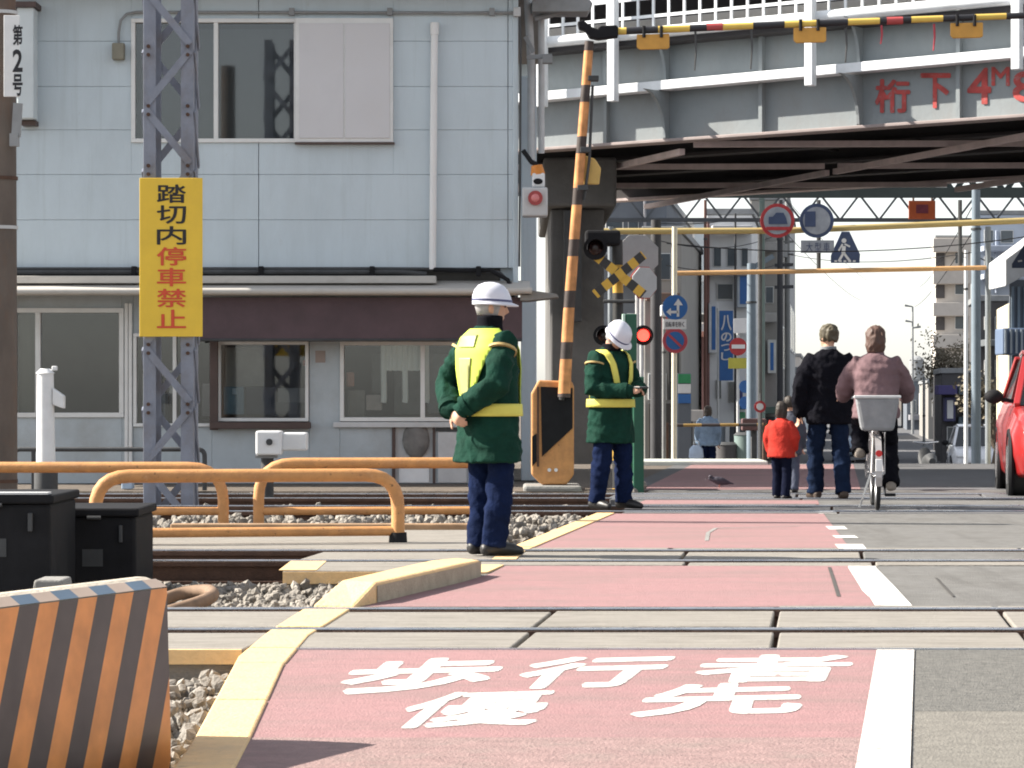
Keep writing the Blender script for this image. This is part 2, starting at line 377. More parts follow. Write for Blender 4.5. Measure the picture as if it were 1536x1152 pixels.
# near track
for xs in [(-4.3, -3.23), (-3.23, -2.16), (-2.16, -1.085), (-1.085, .0), (.0, 1.065), (1.065, 2.13), (2.13, 3.2), (3.2, 4.3), (4.3, 5.4)]:
    panel(xs[0], xs[1], 11.62, 12.43); panel(xs[0]+.1, xs[1]+.1, 12.70, 13.62); panel(xs[0]+.22, xs[1]+.22, 13.85, 13.94)
# second track
for xs in [(-1.36, -.12), (-.12, 1.05), (1.05, 2.2), (2.2, 3.4), (3.4, 4.6), (4.6, 5.8), (5.8, 7)]:
    panel(xs[0], xs[1], 17.32 if xs[0] > -1 else 16.75, 17.64); panel(xs[0], xs[1], 17.88, 18.80, m=m_asph if xs[0] > 1.9 else m_conc); panel(xs[0], xs[1], 19.04, 19.28)
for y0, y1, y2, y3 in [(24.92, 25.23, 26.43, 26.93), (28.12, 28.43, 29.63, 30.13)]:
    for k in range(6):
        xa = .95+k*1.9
        panel(xa, xa+1.9, y0, y1, m=m_asph2); panel(xa, xa+1.9, y1+.17, y2, m=m_asph2); panel(xa, xa+1.9, y2+.17, y3, m=m_asph2)  # darker asphalt here paints in the band of shade across the far tracks
# concrete platform strip carrying the orange guard rails
mb = MB().box(-2.62, -.1, 19.31, 21.95, -.19, .0)
mb.build('walkway_slab', m_conc, deck, bevel=.015)
MB().box(-2.63, -.2, 21.96, 22.10, -.19, .045).build('slab_edge', mat('rust_edge', (.30, .19, .11), .85, .3, 6), deck, bevel=.01)
# cream painted ends on the second track's panels
for (y0, y1, x0, x1, z0, z1) in [(16.735, 16.75, -1.345, -.36, -.07, .0), (17.30, 17.315, -1.36, -1.20, -.07, .0)]:
    MB().box(x0, x1, y0, y1, z0, z1).build('painted_edge', m_yellow, deck)
MB().box(-1.37, -1.15, 16.76, 17.68, .0075, .0105).build('painted_edge', m_yellow, deck)
MB().box(-4.3, -1.10, 11.585, 11.618, -.055, .004).build('painted_edge', m_yellow, deck)
MB().box(-1.05, 5.6, 11.602, 11.622, -.1, .009).build('steel_edge', m_steel, deck)

# rails
def rail(y, label):
    o = thing('rail', label, 'rail', (0, y, -.145), group='steel rails of the crossing')
    MB().box(-16, 16, y-.0635, y+.0635, -.145, -.118).box(-16, 16, y-.009, y+.009, -.118, -.03).build('rail_web', m_rust, o, bevel=.003)
    MB().box(-16, 16, y-.034, y+.034, -.03, .002).build('rail_head_side', m_rust, o, bevel=.004)
    MB().box(-16, 16, y-.031, y+.031, .002, .012).build('running_surface', m_steel, o, bevel=.004)
for y, lb in [(12.58, 'shiny steel rail nearest the camera, just behind the painted lettering'),
              (13.78, 'second steel rail from the camera, in front of the raised kerb'),
              (17.78, 'third rail from the camera, rusty side showing on the left'),
              (18.96, 'fourth rail from the camera, under the near guard\'s feet'),
              (25.32, 'fifth rail from the camera, under the far guard\'s feet'),
              (26.52, 'sixth rail from the camera, just behind the far guard'),
              (28.52, 'seventh rail from the camera, near the walking man\'s shoes'),
              (29.72, 'farthest steel rail of the crossing')]:
    rail(y, lb)
bed = tag(bpy.data.objects.new('track_bed', None), 'sleepers of the tracks left of the road', kind='structure'); COL.objects.link(bed)
s0 = None
for yc in (18.37, 25.92):
    for k in range(9):
        x = -6.4+k*.62
        if s0 is None: s0 = MB().box(-.11, .11, -1.05, 1.05, -.08, .0).build('sleeper', m_wood, bed, bevel=.01); s0.location = (x, yc, -.146)
        else: share(s0, bed, loc=(x, yc, -.146))

# yellow kerb line: flat blocks, one raised block, flat blocks again
kerb = thing('kerb', 'yellow painted kerb along the left edge of the red lane', 'kerb', (-.9, 11, 0))
for a, b in [(3, 5.1), (5.12, 7.3), (7.32, 9.62), (9.65, 10.95), (10.97, 11.59), (11.63, 12.50), (12.68, 13.70)]:
    z = .012
    strip(lambda d: fo(d)-.02, fi, a, b, z, [XO, XI], .11).build('kerb_block', m_yellow, kerb, bevel=.008)
blk = MB(); top = [(-.86, 14.33), (-.675, 14.18), (-.285, 15.78), (-.19, 16.3), (-.33, 16.5), (-.47, 16.08)]
kl = [(-.975, 13.97, .013), (-.86, 14.40, .105), (-.47, 16.08, .105), (-.33, 16.52, .095)]; kr = [(-.765, 13.90, .013), (-.675, 14.22, .105), (-.285, 15.78, .105), (-.18, 16.30, .095)]
blk.rings([[Vector((l[0], l[1], -.02)), Vector((r[0], r[1], -.02)), Vector(r), Vector(l)] for l, r in zip(kl, kr)])
rk = blk.build('raised_block', m_yellow, kerb, bevel=.018)
face = MB()
for (xa, ya), (xb, yb) in [(kr[1][:2], kr[2][:2]), (kr[2][:2], kr[3][:2])]:
    t = Vector((xb-xa, yb-ya, 0)).normalized(); n = Vector((t.y, -t.x, 0))*.004
    a = Vector((xa, ya, 0))+n; b = Vector((xb, yb, 0))+n; u = Vector((0, 0, .088))
    face.add([a, b, b+u, a+u], [(0, 1, 2, 3)])
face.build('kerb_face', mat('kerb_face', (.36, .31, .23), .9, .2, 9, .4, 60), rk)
for a, b in [(16.55, 17.28), (17.86, 18.86), (19.06, 19.27), (19.33, 22.0), (22.03, 24.88)]:
    strip(lambda d: fo(d)+.0, lambda d: fo(d)+.15, a, b, .011, [XO], .04).build('kerb_block', m_yellow, kerb)

# ballast
def in_bal(x, y): return x < fo(y)-.06
rng = random.Random(3); bm = MB()
ico = bmesh.new(); bmesh.ops.create_icosphere(ico, subdivisions=1, radius=1.0)
iv = [v.co.copy() for v in ico.verts]; ifc = [tuple(v.index for v in f.verts) for f in ico.faces]; ico.free()
def stones(n, x0, x1, y0, y1, zb, zt, s0=.022, s1=.048):
    for _ in range(n):
        x = rng.uniform(x0, x1); y = rng.uniform(y0, y1)
        if not in_bal(x, y): continue
        s = rng.uniform(s0, s1); z = rng.uniform(zb, zt)+.02*noise.noise(Vector((x*2, y*2, 0)))
        q = Quaternion((rng.gauss(0, 1), rng.gauss(0, 1), rng.gauss(0, 1), rng.gauss(0, 1))).normalized().to_matrix()
        sc = (s*rng.uniform(.7, 1.3), s*rng.uniform(.6, 1.1), s*rng.uniform(.5, .9))
        vs = []
        for v in iv:
            k = rng.uniform(.78, 1.15); w = q @ Vector((v.x*sc[0]*k, v.y*sc[1]*k, v.z*sc[2]*k)); vs.append((x+w.x, y+w.y, z+w.z))
        bm.add(vs, ifc)
stones(3000, -2.3, -.8, 7.4, 11.56, -.20, -.10, .02, .045)
stones(4200, -3.6, -.45, 13.98, 16.9, -.19, -.09)
stones(900, -3.6, -1.4, 16.9, 17.7, -.19, -.14)
stones(900, -5, -1.4, 17.86, 18.9, -.2, -.15)
stones(500, -4.2, .0, 19.02, 19.30, -.15, -.03)
stones(2600, -5, .7, 22.12, 25.2, -.14, -.02, .025, .055)
stones(900, -5, .9, 25.45, 26.4, -.19, -.13)
stones(900, -5, 1.0, 26.6, 28.4, -.16, -.08, .03, .06)
stones(700, -5, 1.3, 28.6, 30.8, -.16, -.06, .03, .06)
stones(160, 1.2, 1.75, 30.2, 31.0, -.05, .07, .04, .08)
tag(bm.build('ballast', m_stone, fix=False, kind='stuff'), 'grey crushed stone ballast between the rails')
# ------------------------------------------------------------------ railway building on the left
D = 33.5; SC = F/D
bx = lambda px: (px-CX)/SC
bz = lambda py: EYE-(py-YH)/SC
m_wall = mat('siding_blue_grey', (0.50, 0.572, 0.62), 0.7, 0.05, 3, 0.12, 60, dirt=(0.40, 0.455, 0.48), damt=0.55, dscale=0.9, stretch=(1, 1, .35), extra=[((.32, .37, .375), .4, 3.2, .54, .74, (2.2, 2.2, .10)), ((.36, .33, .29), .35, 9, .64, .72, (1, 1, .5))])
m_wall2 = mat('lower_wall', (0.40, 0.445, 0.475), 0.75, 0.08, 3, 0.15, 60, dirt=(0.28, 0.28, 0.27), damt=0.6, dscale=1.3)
m_alu = mat('aluminium_frame', (0.66, 0.665, 0.66), 0.45, 0.05, 5, metal=0.0, dirt=(0.4, 0.38, 0.35), damt=0.3)
m_shut = mat('shutter_cream', (0.56, 0.555, 0.575), 0.6, 0.04, 4, dirt=(0.47, 0.455, 0.45), damt=0.4)
m_room = mat('room_dark', (0.07, 0.068, 0.064), 0.9, 0.25, 2)
m_marn = mat('awning_maroon', (0.085, 0.058, 0.066), 0.8, 0.2, 3, 0.2, 30)
m_brown = mat('brown_frame', (0.075, 0.05, 0.045), 0.6, 0.2, 5)
m_glass = glass('window_glass', (0.80, 0.83, 0.84), 0.06)
m_gut = mat('gutter_cream', (0.46, 0.44, 0.41), 0.6, 0.12, 4, dirt=(0.2, 0.17, 0.15), damt=0.6, stretch=(.4, 1, 1), dscale=4)
m_pipe = mat('pipe_white', (0.70, 0.70, 0.70), 0.45, 0.05, 4, dirt=(0.45, 0.42, 0.4), damt=0.3)
B = thing('railway_building', 'two storey pale blue grey railway building with white framed windows', 'building', (bx(400), D, 0))
xl, xr = bx(-170), bx(771)
yb = D+7.0; ztop = bz(-12)
# shell: far walls, floor slab between storeys, roof
sh = MB(); sh.box(xl, xr, yb-.15, yb, 0, ztop).box(xl, xl+.15, D+.25, yb-.16, 0, ztop)
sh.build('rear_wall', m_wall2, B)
MB().box(xr-.16, xr-.01, D+.13, yb-.16, 0, ztop).build('side_wall', m_wall, B)
MB().box(xl+.16, xr-.17, D+.125, yb-.17, bz(425), bz(400)).build('floor_slab', m_room, B)
MB().box(xl+.16, xr-.17, D+1.5, D+1.62, .02, bz(426)).box(xl+.16, xr-.17, D+1.5, D+1.62, bz(399), ztop-.02).build('partition', m_room, B)
rf = MB().prism([(-.45, 0), (3.6, .9), (7.5, 0), (7.5, .12), (3.6, 1.05), (-.45, .12)], (xl-.3, D, ztop+.02), (0, 1, 0), (0, 0, 1), (1, 0, 0), xr-xl+.7)
rf.build('roof', m_concd, B)
def subtract(rects, holes):
    for h in holes:
        out = []
        for (a, b, c, d) in rects:
            h0, h1, h2, h3 = h
            if h1 <= a or h0 >= b or h3 <= c or h2 >= d: out.append((a, b, c, d)); continue
            if h0 > a: out.append((a, h0, c, d))
            if h1 < b: out.append((h1, b, c, d))
            x0, x1 = max(a, h0), min(b, h1)
            if h2 > c: out.append((x0, x1, c, h2))
            if h3 < d: out.append((x0, x1, h3, d))
        rects = out
    return rects
# upper storey siding, one panel per board; openings in photo pixels
holes = [(197, 590, 28, 214)]
rowsy = [-12, 62, 130, 195, 262, 330, 402]
colx = [-170, 23, 388, 762, 771]
for r0, r1 in zip(rowsy, rowsy[1:]):
    for c0, c1 in zip(colx, colx[1:]):
        for (a, b, c, d) in subtract([(c0, c1, r0, r1)], holes):
            e = .3; jl = .5 if a in (388, 762) else e*.1
            jr = .5 if b in (388, 762) else .03
            MB().box(bx(a+jl), bx(b-jr), D, D+.12, bz(d-.42), bz(c)).build('siding_panel', m_wall, B, bevel=.004)
MB().box(xl, xr-.17, D+.122, D+.13, bz(402), bz(214)).build('backing', m_dark, B)
MB().box(xr-.012, xr+.05, D-.02, D+.11, .3, ztop).build('corner_trim', m_wall, B, bevel=.01)
def window(px0, py0, px1, py1, mull, y0=D, fw=5, frame=m_alu, glassed=True, panes=None, depth=.10):
    """frame in photo pixels; mull: columns of the mullions"""
    w = .0
    f = MB(); a, b, c, d = bx(px0), bx(px1), bz(py1), bz(py0); t = fw/SC
    f.box(a, b, y0-.03, y0+depth, d-t, d).box(a, b, y0-.03, y0+depth, c, c+t)
    f.box(a, a+t, y0-.028, y0+depth, c+t, d-t).box(b-t, b, y0-.028, y0+depth, c+t, d-t)
    for q in mull: f.box(bx(q)-t*.55, bx(q)+t*.55, y0-.02, y0+depth-.02, c+t, d-t)
    o = f.build('window', frame, B, bevel=.004)
    ed = [a+t]+[bx(q) for q in mull]+[b-t]
    for i, (u, v) in enumerate(zip(ed, ed[1:])):
        if panes and not panes[i]: continue
        MB().box(u+.005, v-.005, y0+.03+.012*(i % 2), y0+.036+.012*(i % 2), c+t, d-t).build('pane', m_glass, o)
    return o
w1 = window(197, 28, 447, 214, [324], fw=6)
MB().box(bx(208), bx(440), D+.22, D+.24, bz(204), bz(40)).build('inner_screen', mat('screen_grey', (.085, .088, .09), .8, .12, 3), w1)
# storm shutter box beside the window
shb = MB().box(bx(444), bx(590), D-.07, D+.05, bz(214), bz(28)).build('shutter_case', m_alu, B, bevel=.006)
for a, b in ((450, 515.5), (518.5, 585)):
    MB().box(bx(a), bx(b), D-.082, D-.068, bz(208), bz(36)).build('shutter_leaf', m_shut, shb, bevel=.003)
MB().box(bx(443), bx(592), D-.09, D+.04, bz(217), bz(214.2)).build('sill_strip', m_brown, shb)
# standing white vent pipe and conduits
pp = MB().tube([P(652, 36, D-.07), P(651, 120, D-.07), P(649, 404, D-.07)], .042, 12).tube([P(652, 34, D-.07), P(652, 52, D-.07)], .052, 12)
pp.build('vent_pipe', m_pipe, B, smooth=True)
pts = [P(776, 19, D-.05), P(600, 19, D-.05), P(450, 18.5, D-.05), P(205, 18, D-.05), P(190, 21, D-.05), P(181, 31, D-.05), P(178, 48, D-.05), P(178, 70, D-.05)]
cd = MB().tube(pts, .017, 8)
for q in (438, 585, 738): cd.box(bx(q)-.03, bx(q)+.03, D-.075, D, bz(24), bz(13))
co = cd.build('conduit', m_grey, B, smooth=True)
MB().box(bx(170), bx(188), D-.13, D-.005, bz(91), bz(66)).build('junction_box', mat('box_olive', (.20, .19, .15), .7, .2), co, bevel=.015)
MB().box(bx(770), bx(781), D-.1, D-.021, bz(26), bz(12)).build('junction_box', m_lgrey, co, bevel=.01)
MB().tube([P(779, 25, D-.06), P(781, 60, D-.06), P(779, 400, D-.06)], .013, 8).build('corner_cable', m_dark, B)
# bottom flashing, cable run with clips, canopy
MB().tube([P(-160, 409, D-.10), P(300, 408, D-.10), P(600, 408, D-.10), P(640, 411, D-.10)], .028, 8).tube([P(-160, 403.5, D-.07), P(560, 403, D-.07), P(700, 404, D-.07), P(750, 409, D-.07), P(772, 432, D-.07)], .02, 8).build('cable_run', m_dark, B, smooth=True)
for q in (203, 393, 559, 718): MB().box(bx(q)-.03, bx(q)+.03, D-.15, D, bz(415), bz(400)).build('cable_clip', m_black, B, bevel=.01)
MB().tube([P(650, 404, D-.09), P(690, 406, D-.09), P(735, 405, D-.09), P(762, 420, D-.09), P(771, 450, D-.09)], .025, 8).build('black_hose', m_black, B, smooth=True)
cn = MB().box(bx(-170), bx(655), D-.25, D+.1, bz(426), bz(415)); cn.build('flashing_board', m_gut, B, bevel=.008)
cz = MB().prism([(-.62, 0), (.1, .16), (.1, .20), (-.62, .045)], (bx(-170), D, bz(446)), (0, 1, 0), (0, 0, 1), (1, 0, 0), bx(795)-bx(-170))
can = cz.build('canopy', m_gut, B, bevel=.005)
MB().tube([P(-170, 437.5, D-.66), P(700, 437, D-.66), P(798, 436, D-.66)], .04, 10).build('gutter', m_gut, can, smooth=True)
MB().prism([(0, 0), (.42, -.06), (.45, -.10), (.1, -.14), (0, -.14)], (bx(780), D-.62, bz(436)), (1, 0, 0), (0, 0, 1), (0, 1, 0), .5).build('canopy_end', m_concd, can, bevel=.01)
MB().box(bx(300), bx(783), D-.50, D-.44, bz(513), bz(448)).build('awning_fascia', m_marn, B, bevel=.006)
MB().tube([P(300, 510, D-.5), P(783, 510, D-.5)], .018, 8).build('awning_rod', m_dark, B)
# lower storey
lh = [(20, 183, 462, 622), (200, 318, 500, 640), (318, 464, 505, 634), (510, 760, 505, 636), (590, 652, 634, 731)]
ly = [430, 700, 735]
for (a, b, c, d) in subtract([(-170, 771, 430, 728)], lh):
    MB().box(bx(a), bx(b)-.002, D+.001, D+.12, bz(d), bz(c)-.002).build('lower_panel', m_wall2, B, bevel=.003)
MB().box(bx(-170), bx(771), D-.05, D+.119, -.0, bz(730)).build('foundation', m_dark, B, bevel=.01)
MB().box(bx(-170), bx(771), D-.07, D-.002, bz(731.5), bz(728)).build('base_flashing', m_lgrey, B)
w2 = window(18, 462, 186, 626, [57], fw=7, depth=.16)
MB().box(bx(20), bx(56), D+.12, D+.14, bz(618), bz(470)).build('blind', mat('blind_tan', (.22, .20, .155), .8, .1, 3, stretch=(8, 1, .3)), w2)
for q in (190, 196): MB().box(bx(q)-.02, bx(q)+.02, D-.04, D+.1, bz(728), bz(455)).build('batten', m_alu, B, bevel=.004)
w3 = window(200, 500, 320, 640, [262], fw=5)
for (a, b, c, d, col) in [(205, 214, 560, 618, (.6, .58, .55)), (246, 252, 555, 590, (.65, .64, .6)), (296, 318, 575, 625, (.38, .33, .32)), (222, 240, 590, 630, (.25, .27, .3))]:
    MB().box(bx(a), bx(b), D+.5, D+.8, bz(d), bz(c)).build('shelf_item', mat('item_%d' % a, col, .7), w3, bevel=.01)
MB().box(bx(200), bx(318), D+.45, D+1.0, bz(634), bz(630)).build('desk', m_dark, w3)
w4 = window(326, 512, 463, 632, [], fw=5)
sur = MB().box(bx(316), bx(328), D-.12, D-.031, bz(645), bz(508)).box(bx(316), bx(467), D-.14, D-.035, bz(643), bz(633)); sur.build('timber_surround', m_brown, w4, bevel=.008)
for (a, b, c, d, yy, col) in [(332, 392, 520, 580, 1.3, (.30, .28, .25)), (333, 364, 580, 622, .5, (.13, .22, .27)), (346, 354, 582, 592, .49, (.4, .5, .55)), (366, 412, 580, 622, .55, (.03, .035, .05)), (414, 458, 582, 612, .6, (.17, .17, .17)), (412, 460, 604, 622, .55, (.09, .09, .09)), (452, 462, 540, 548, .6, (.5, .1, .05))]:
    MB().box(bx(a), bx(b), D+yy*.35, D+yy*.35+.05, bz(d), bz(c)).build('shelf_item', mat('item_%d_%d' % (a, c), col, .7, .2), w4, bevel=.01)
w5 = window(510, 512, 757, 632, [634], fw=6)
cur = MB()
for k in range(9):
    a = 575+k*8; cur.tube([P(a, 515, D+.12+.02*(k % 2)), P(a+1, 550 if k % 4 else 598, D+.12), P(a, 556 if k % 4 else 604, D+.12)], .035, 8, flat=.6)
cur.build('white_curtain', mat('curtain', (.85, .84, .76), .85, .15, 9, stretch=(6, 1, .3)), w5, smooth=True)
for (a, b, c, d, yy, col) in [(518, 530, 558, 580, .5, (.5, .22, .14)), (548, 572, 592, 616, .5, (.42, .35, .30)), (520, 546, 585, 625, .6, (.20, .18, .15)), (590, 632, 548, 622, .8, (.14, .135, .12)), (640, 690, 530, 620, .9, (.16, .16, .15)), (556, 578, 530, 590, .9, (.12, .12, .11))]:
    MB().box(bx(a), bx(b), D+yy*.35, D+yy*.35+.06, bz(d), bz(c)).build('shelf_item', mat('item_%d_%d' % (a, c), col, .7, .25), w5, bevel=.015)
MB().box(bx(500), bx(760), D-.06, D-.031, bz(641), bz(633)).build('window_sill', m_lgrey, w5, bevel=.006)
dr = MB().box(bx(592), bx(650), D+.03, D+.07, bz(729), bz(636)).build('door', m_lgrey, B, bevel=.006)
MB().box(bx(598), bx(644), D+.018, D+.028, bz(724), bz(692)).build('door_panel', m_wht, dr, bevel=.004)
MB().ball(P(624, 660, D+.0), .16, .06, .22).build('hanging_coat', mat('coat_grey', (.16, .155, .15), .9, .3, 8), dr, smooth=True)
for qa, qb in ((588, 593), (649, 653)): MB().box(bx(qa), bx(qb), D-.02, D+.06, bz(729), bz(634)).build('door_jamb', m_brown, dr)
MB().box(bx(657), bx(700), D-.02, D-.002, bz(724), bz(648)).build('wall_board', m_lgrey, B, bevel=.004)
MB().box(bx(654), bx(700), D-.03, D-.001, bz(647), bz(635)).build('dark_slot', m_dark, B)
for q, c in ((480, (.45, .43, .40)),): MB().box(bx(473), bx(488), D-.005, D+.0, bz(544), bz(526)).build('notice', mat('notice', (.30, .25, .23), .8), B)
# set-back strip of wall, drain pipes, gutter corner at the right end
MB().box(bx(782), bx(806), D+1.0, D+1.6, 0, bz(100)).build('annex_wall', m_wall, B, bevel=.01)
MB().tube([P(792, 0, D+.6), P(797, 100, D+.6), P(797, 240, D+.6)], .05, 10).tube([P(812, 5, D+.6), P(812, 230, D+.6)], .04, 10).build('drain_pipe', m_lgrey, B, smooth=True)
MB().prism([(0, 0), (.66, .0), (.72, .10), (.62, .22), (0, .16)], (bx(798), D+.2, bz(14)), (1, 0, 0), (0, 0, 1), (0, 1, 0), .5).build('eave_corner', m_grey, B, bevel=.01)
MB().tube([P(802, 28, D+.4), P(850, 17, D+.4), P(874, 4, D+.4)], .035, 8).build('gutter_arm', m_grey, B, smooth=True)
MB().beam(P(788, 55, D+.3), P(800, 78, D+.3), .06, .05).beam(P(790, 86, D+.3), P(828, 84, D+.3), .05, .05).box(bx(814), bx(829), D+.2, D+.36, bz(91), bz(80)).build('bracket', m_grey, B)
# pale box on the wall behind the pole
bxo = MB().box(bx(33), bx(58), D-.35, D-.06, bz(182), bz(17)).build('wall_cabinet', mat('cabinet', (.55, .60, .62), .6, .06, 3), B, bevel=.015)
MB().box(bx(24), bx(62), D-.4, D-.001, bz(17), bz(9)).build('cabinet_hood', m_brown, bxo)
MB().box(bx(36), bx(58), D-.2, D-.001, bz(190), bz(183)).build('cabinet_bracket', m_brown, bxo)
# warning beacon box on the building's corner
bc = thing('alarm_box', 'grey box with round red lamp fixed to the building corner', 'alarm box', P(803, 305, D-.25))
MB().box(bx(783), bx(821), D-.35, D-.02, bz(327), bz(284)).build('case', m_lgrey, bc, bevel=.02)
MB().disc(P(803, 297, D-.37), (0, 1, 0), .085, .05).build('lamp_ring', mat('lamp_red_dull', (.32, .05, .05), .4), bc, smooth=True)
MB().ball(P(803, 297, D-.39), .05, .03, .05).build('lamp_lens', mat('lamp_pink', (.6, .2, .2), .3), bc, smooth=True)
hn = thing('horn_speaker', 'orange capped horn speaker mounted above the grey alarm box', 'speaker', P(806, 284, D-.2))
MB().tube([P(807, 262, D-.2), P(805, 248, D-.2)], [.085, .065], 12).build('orange_cap', mat('orange_cap', (.62, .22, .03), .5), hn, smooth=True)
MB().box(bx(798), bx(817), D-.28, D-.1, bz(283), bz(262)).build('white_body', m_wht, hn, bevel=.02)
MB().ball(P(807, 272, D-.29), .055, .02, .035).build('dark_mouth', m_black, hn, smooth=True)
MB().tube([P(785, 226, D-.15), P(797, 243, D-.2), P(806, 247, D-.2)], .03, 8).build('bracket_arm', m_black, hn, smooth=True)

# ------------------------------------------------------------------ pole at the left edge with number plate
DP = 24.0
pl = thing('utility_pole', 'rust brown pole at the left edge carrying a number plate', 'pole', (X(4, DP), DP, -.2))
m_pole = mat('pole_brown', (.115, .095, .082), .85, .25, 4, .3, 20, dirt=(.17, .075, .035), damt=.7, dscale=1.2, stretch=(1, 1, .4))
MB().tube([(X(4, DP), DP, -.2), (X(4, DP), DP, 1.5), (X(3, DP), DP, 6)], [.125, .122, .108], 20).build('shaft', m_pole, pl, smooth=True)
for q in (20, 268, 342, 722): MB().tube([P(4, q+2, DP), P(4, q-3, DP)], .128, 20).build('band', m_lgrey if q in (20, 342) else m_rust, pl, smooth=True)
MB().beam(P(27, 155, DP-.15), P(24, 205, DP-.15), .07, .06).box(X(20, DP), X(33, DP), DP-.19, DP-.12, Z(222, DP), Z(203, DP)).build('clamp', m_grey, pl)
npl = thing('number_plate', 'tall white plate with black number fixed on the left pole', 'sign', P(24, 90, DP-.2))
MB().box(X(12.5, DP), X(36, DP), DP-.22, DP-.20, Z(149, DP), Z(28, DP)).build('plate', m_wht, npl, bevel=.003)
m_ink = mat('ink_black', (.02, .02, .025), .6)
for ch, y0, y1 in (('第', 37, 68), ('2', 74, 108), ('号', 111, 144)):
    letter(ch, facing_quad(19, y0, 34, y1, DP-.224), m_ink, npl, 'lettering', .025)

# ------------------------------------------------------------------ lattice mast with the yellow stopping-prohibited board
DM = 26.8
m_lat = mat('lattice_steel', (.215, .235, .29), .6, .18, 4, .15, 30, dirt=(.15, .12, .10), damt=.6, dscale=2.5)
ms = thing('lattice_mast', 'grey steel lattice mast behind the yellow board', 'mast', (X(252, DM), DM, -.2))
hw = (X(290, DM)-X(215, DM))/2; cxm = X(252.5, DM); dd = .42; zb0, zt0 = -.2, 6.0
def angle(mb, x, y, sx, sy):
    lw = .118
    mb.box(min(x, x+sx*lw), max(x, x+sx*lw), min(y, y+sy*.012), max(y, y+sy*.012), zb0, zt0)
    mb.box(min(x, x+sx*.012), max(x, x+sx*.012), min(y+sy*.0125, y+sy*lw), max(y+sy*.0125, y+sy*lw), zb0, zt0)
for sx in (-1, 1):
    for sy, yy in ((1, DM), (-1, DM+dd)):
        q = MB(); angle(q, cxm+sx*hw, yy, -sx, sy); q.build('corner_leg', m_lat, ms, bevel=.003)
p0 = Z(25, DM); step = (Z(25, DM)-Z(108, DM))/1.0; step = .51
ds = None; k = 0; z = p0+.51
zz = 5.95; sgn = 1
nodes = []
while zz > -.1:
    for yy, s2 in ((DM-.012, sgn), (DM+dd+.012, -sgn)):
        a = Vector((cxm-s2*(hw-.03), yy, zz)); b = Vector((cxm+s2*(hw-.03), yy, zz-.50))
        MB().beam(a, b, .012, .068, up=(0, 0, 1)).build('brace', m_lat, ms)
    for xx in (cxm-hw-.012, cxm+hw+.012):
        MB().beam((xx, DM+.03, zz), (xx, DM+dd-.03, zz-.5), .012, .06, up=(0, 0, 1)).build('brace', m_lat, ms)
    zz -= .56; sgn = -sgn
bolts = MB(); zz = 5.95
while zz > 0:
    for sx in (-1, 1):
        for e in (-.04, -.52): bolts.disc((cxm+sx*(hw-.05), DM-.022, zz+e), (0, 1, 0), .018, .02, 8)
    zz -= .56
bolts.build('bolts', m_rust, ms, kind='stuff')
DB = DM-.06
sg = thing('warning_board', 'tall yellow board with black and red characters on the lattice mast', 'sign', P(257, 500, DB))
MB().box(X(209.5, DB), X(304, DB), DB-.012, DB, Z(505, DB), Z(267, DB)).build('board', mat('board_yellow', (.78, .52, .05), .45, .06, 3, dirt=(.6, .38, .05), damt=.3), sg, bevel=.004)
m_red2 = mat('ink_red', (.62, .075, .03), .5, .1)
for i, ch in enumerate('踏切内停車禁止'):
    y0 = 277+i*31.3
    bold(ch, facing_quad(236, y0, 278.5, y0+27, DB-.015), m_ink if i < 3 else m_red2, sg, 'lettering', .016, (0, -.0004, 0))

# ------------------------------------------------------------------ orange pipe guard rails
def bend(pts, r, n=6):
    out = [Vector(pts[0])]
    for a, b, c in zip(pts, pts[1:], pts[2:]):
        a, b, c = Vector(a), Vector(b), Vector(c); d1 = (a-b); d2 = (c-b); q = min(r, d1.length*.49, d2.length*.49)
        p, s = b+d1.normalized()*q, b+d2.normalized()*q
        for i in range(n+1):
            t = i/n; out.append(p*(1-t)**2+b*2*t*(1-t)+s*t*t)
    out.append(Vector(pts[-1])); return out
def guard(label, a, b, h, r, low, bases, slope=0):
    a = Vector(a); b = Vector(b); o = thing('guard_rail', label, 'guard rail', a, group='orange pipe guard rails beside the crossing')
    up = Vector((0, 0, 1))
    hoop = bend([a, a+up*h, b+up*h, b], .28)
    MB().tube(hoop, r, 14).build('hoop', m_orange, o, smooth=True)
    u = (b-a).normalized()
    MB().tube([a+up*low, b+up*low], r*.72, 12).build('lower_rail', m_orange, o, smooth=True)
    for q in bases: MB().tube([q-up*.07, q+up*.05], [r*1.45, r*1.3], 12).build('footing', m_black, o, smooth=True)
    return o
a = G(143, 818); b = G(597, 812); guard('front orange pipe guard rail on the concrete slab', (X(143, 19.75), 19.75, .0), (X(597, 20.1), 20.1, 0.0), Z(713, 20), .047, .08, [Vector((X(597, 20.1), 20.1, .02))])
guard('rear orange guard rail behind the lattice mast foot, running to the left edge', (X(-60, 23), 23.0, -.14), (X(335, 23), 23.0, -.14), Z(701, 23)+.14, .045, .24, [])
guard('rear orange guard rail passing behind the near guard', (X(388, 23), 23.0, -.14), (X(754, 23.2), 23.2, -.14), Z(695, 23)+.14, .045, .24, [])

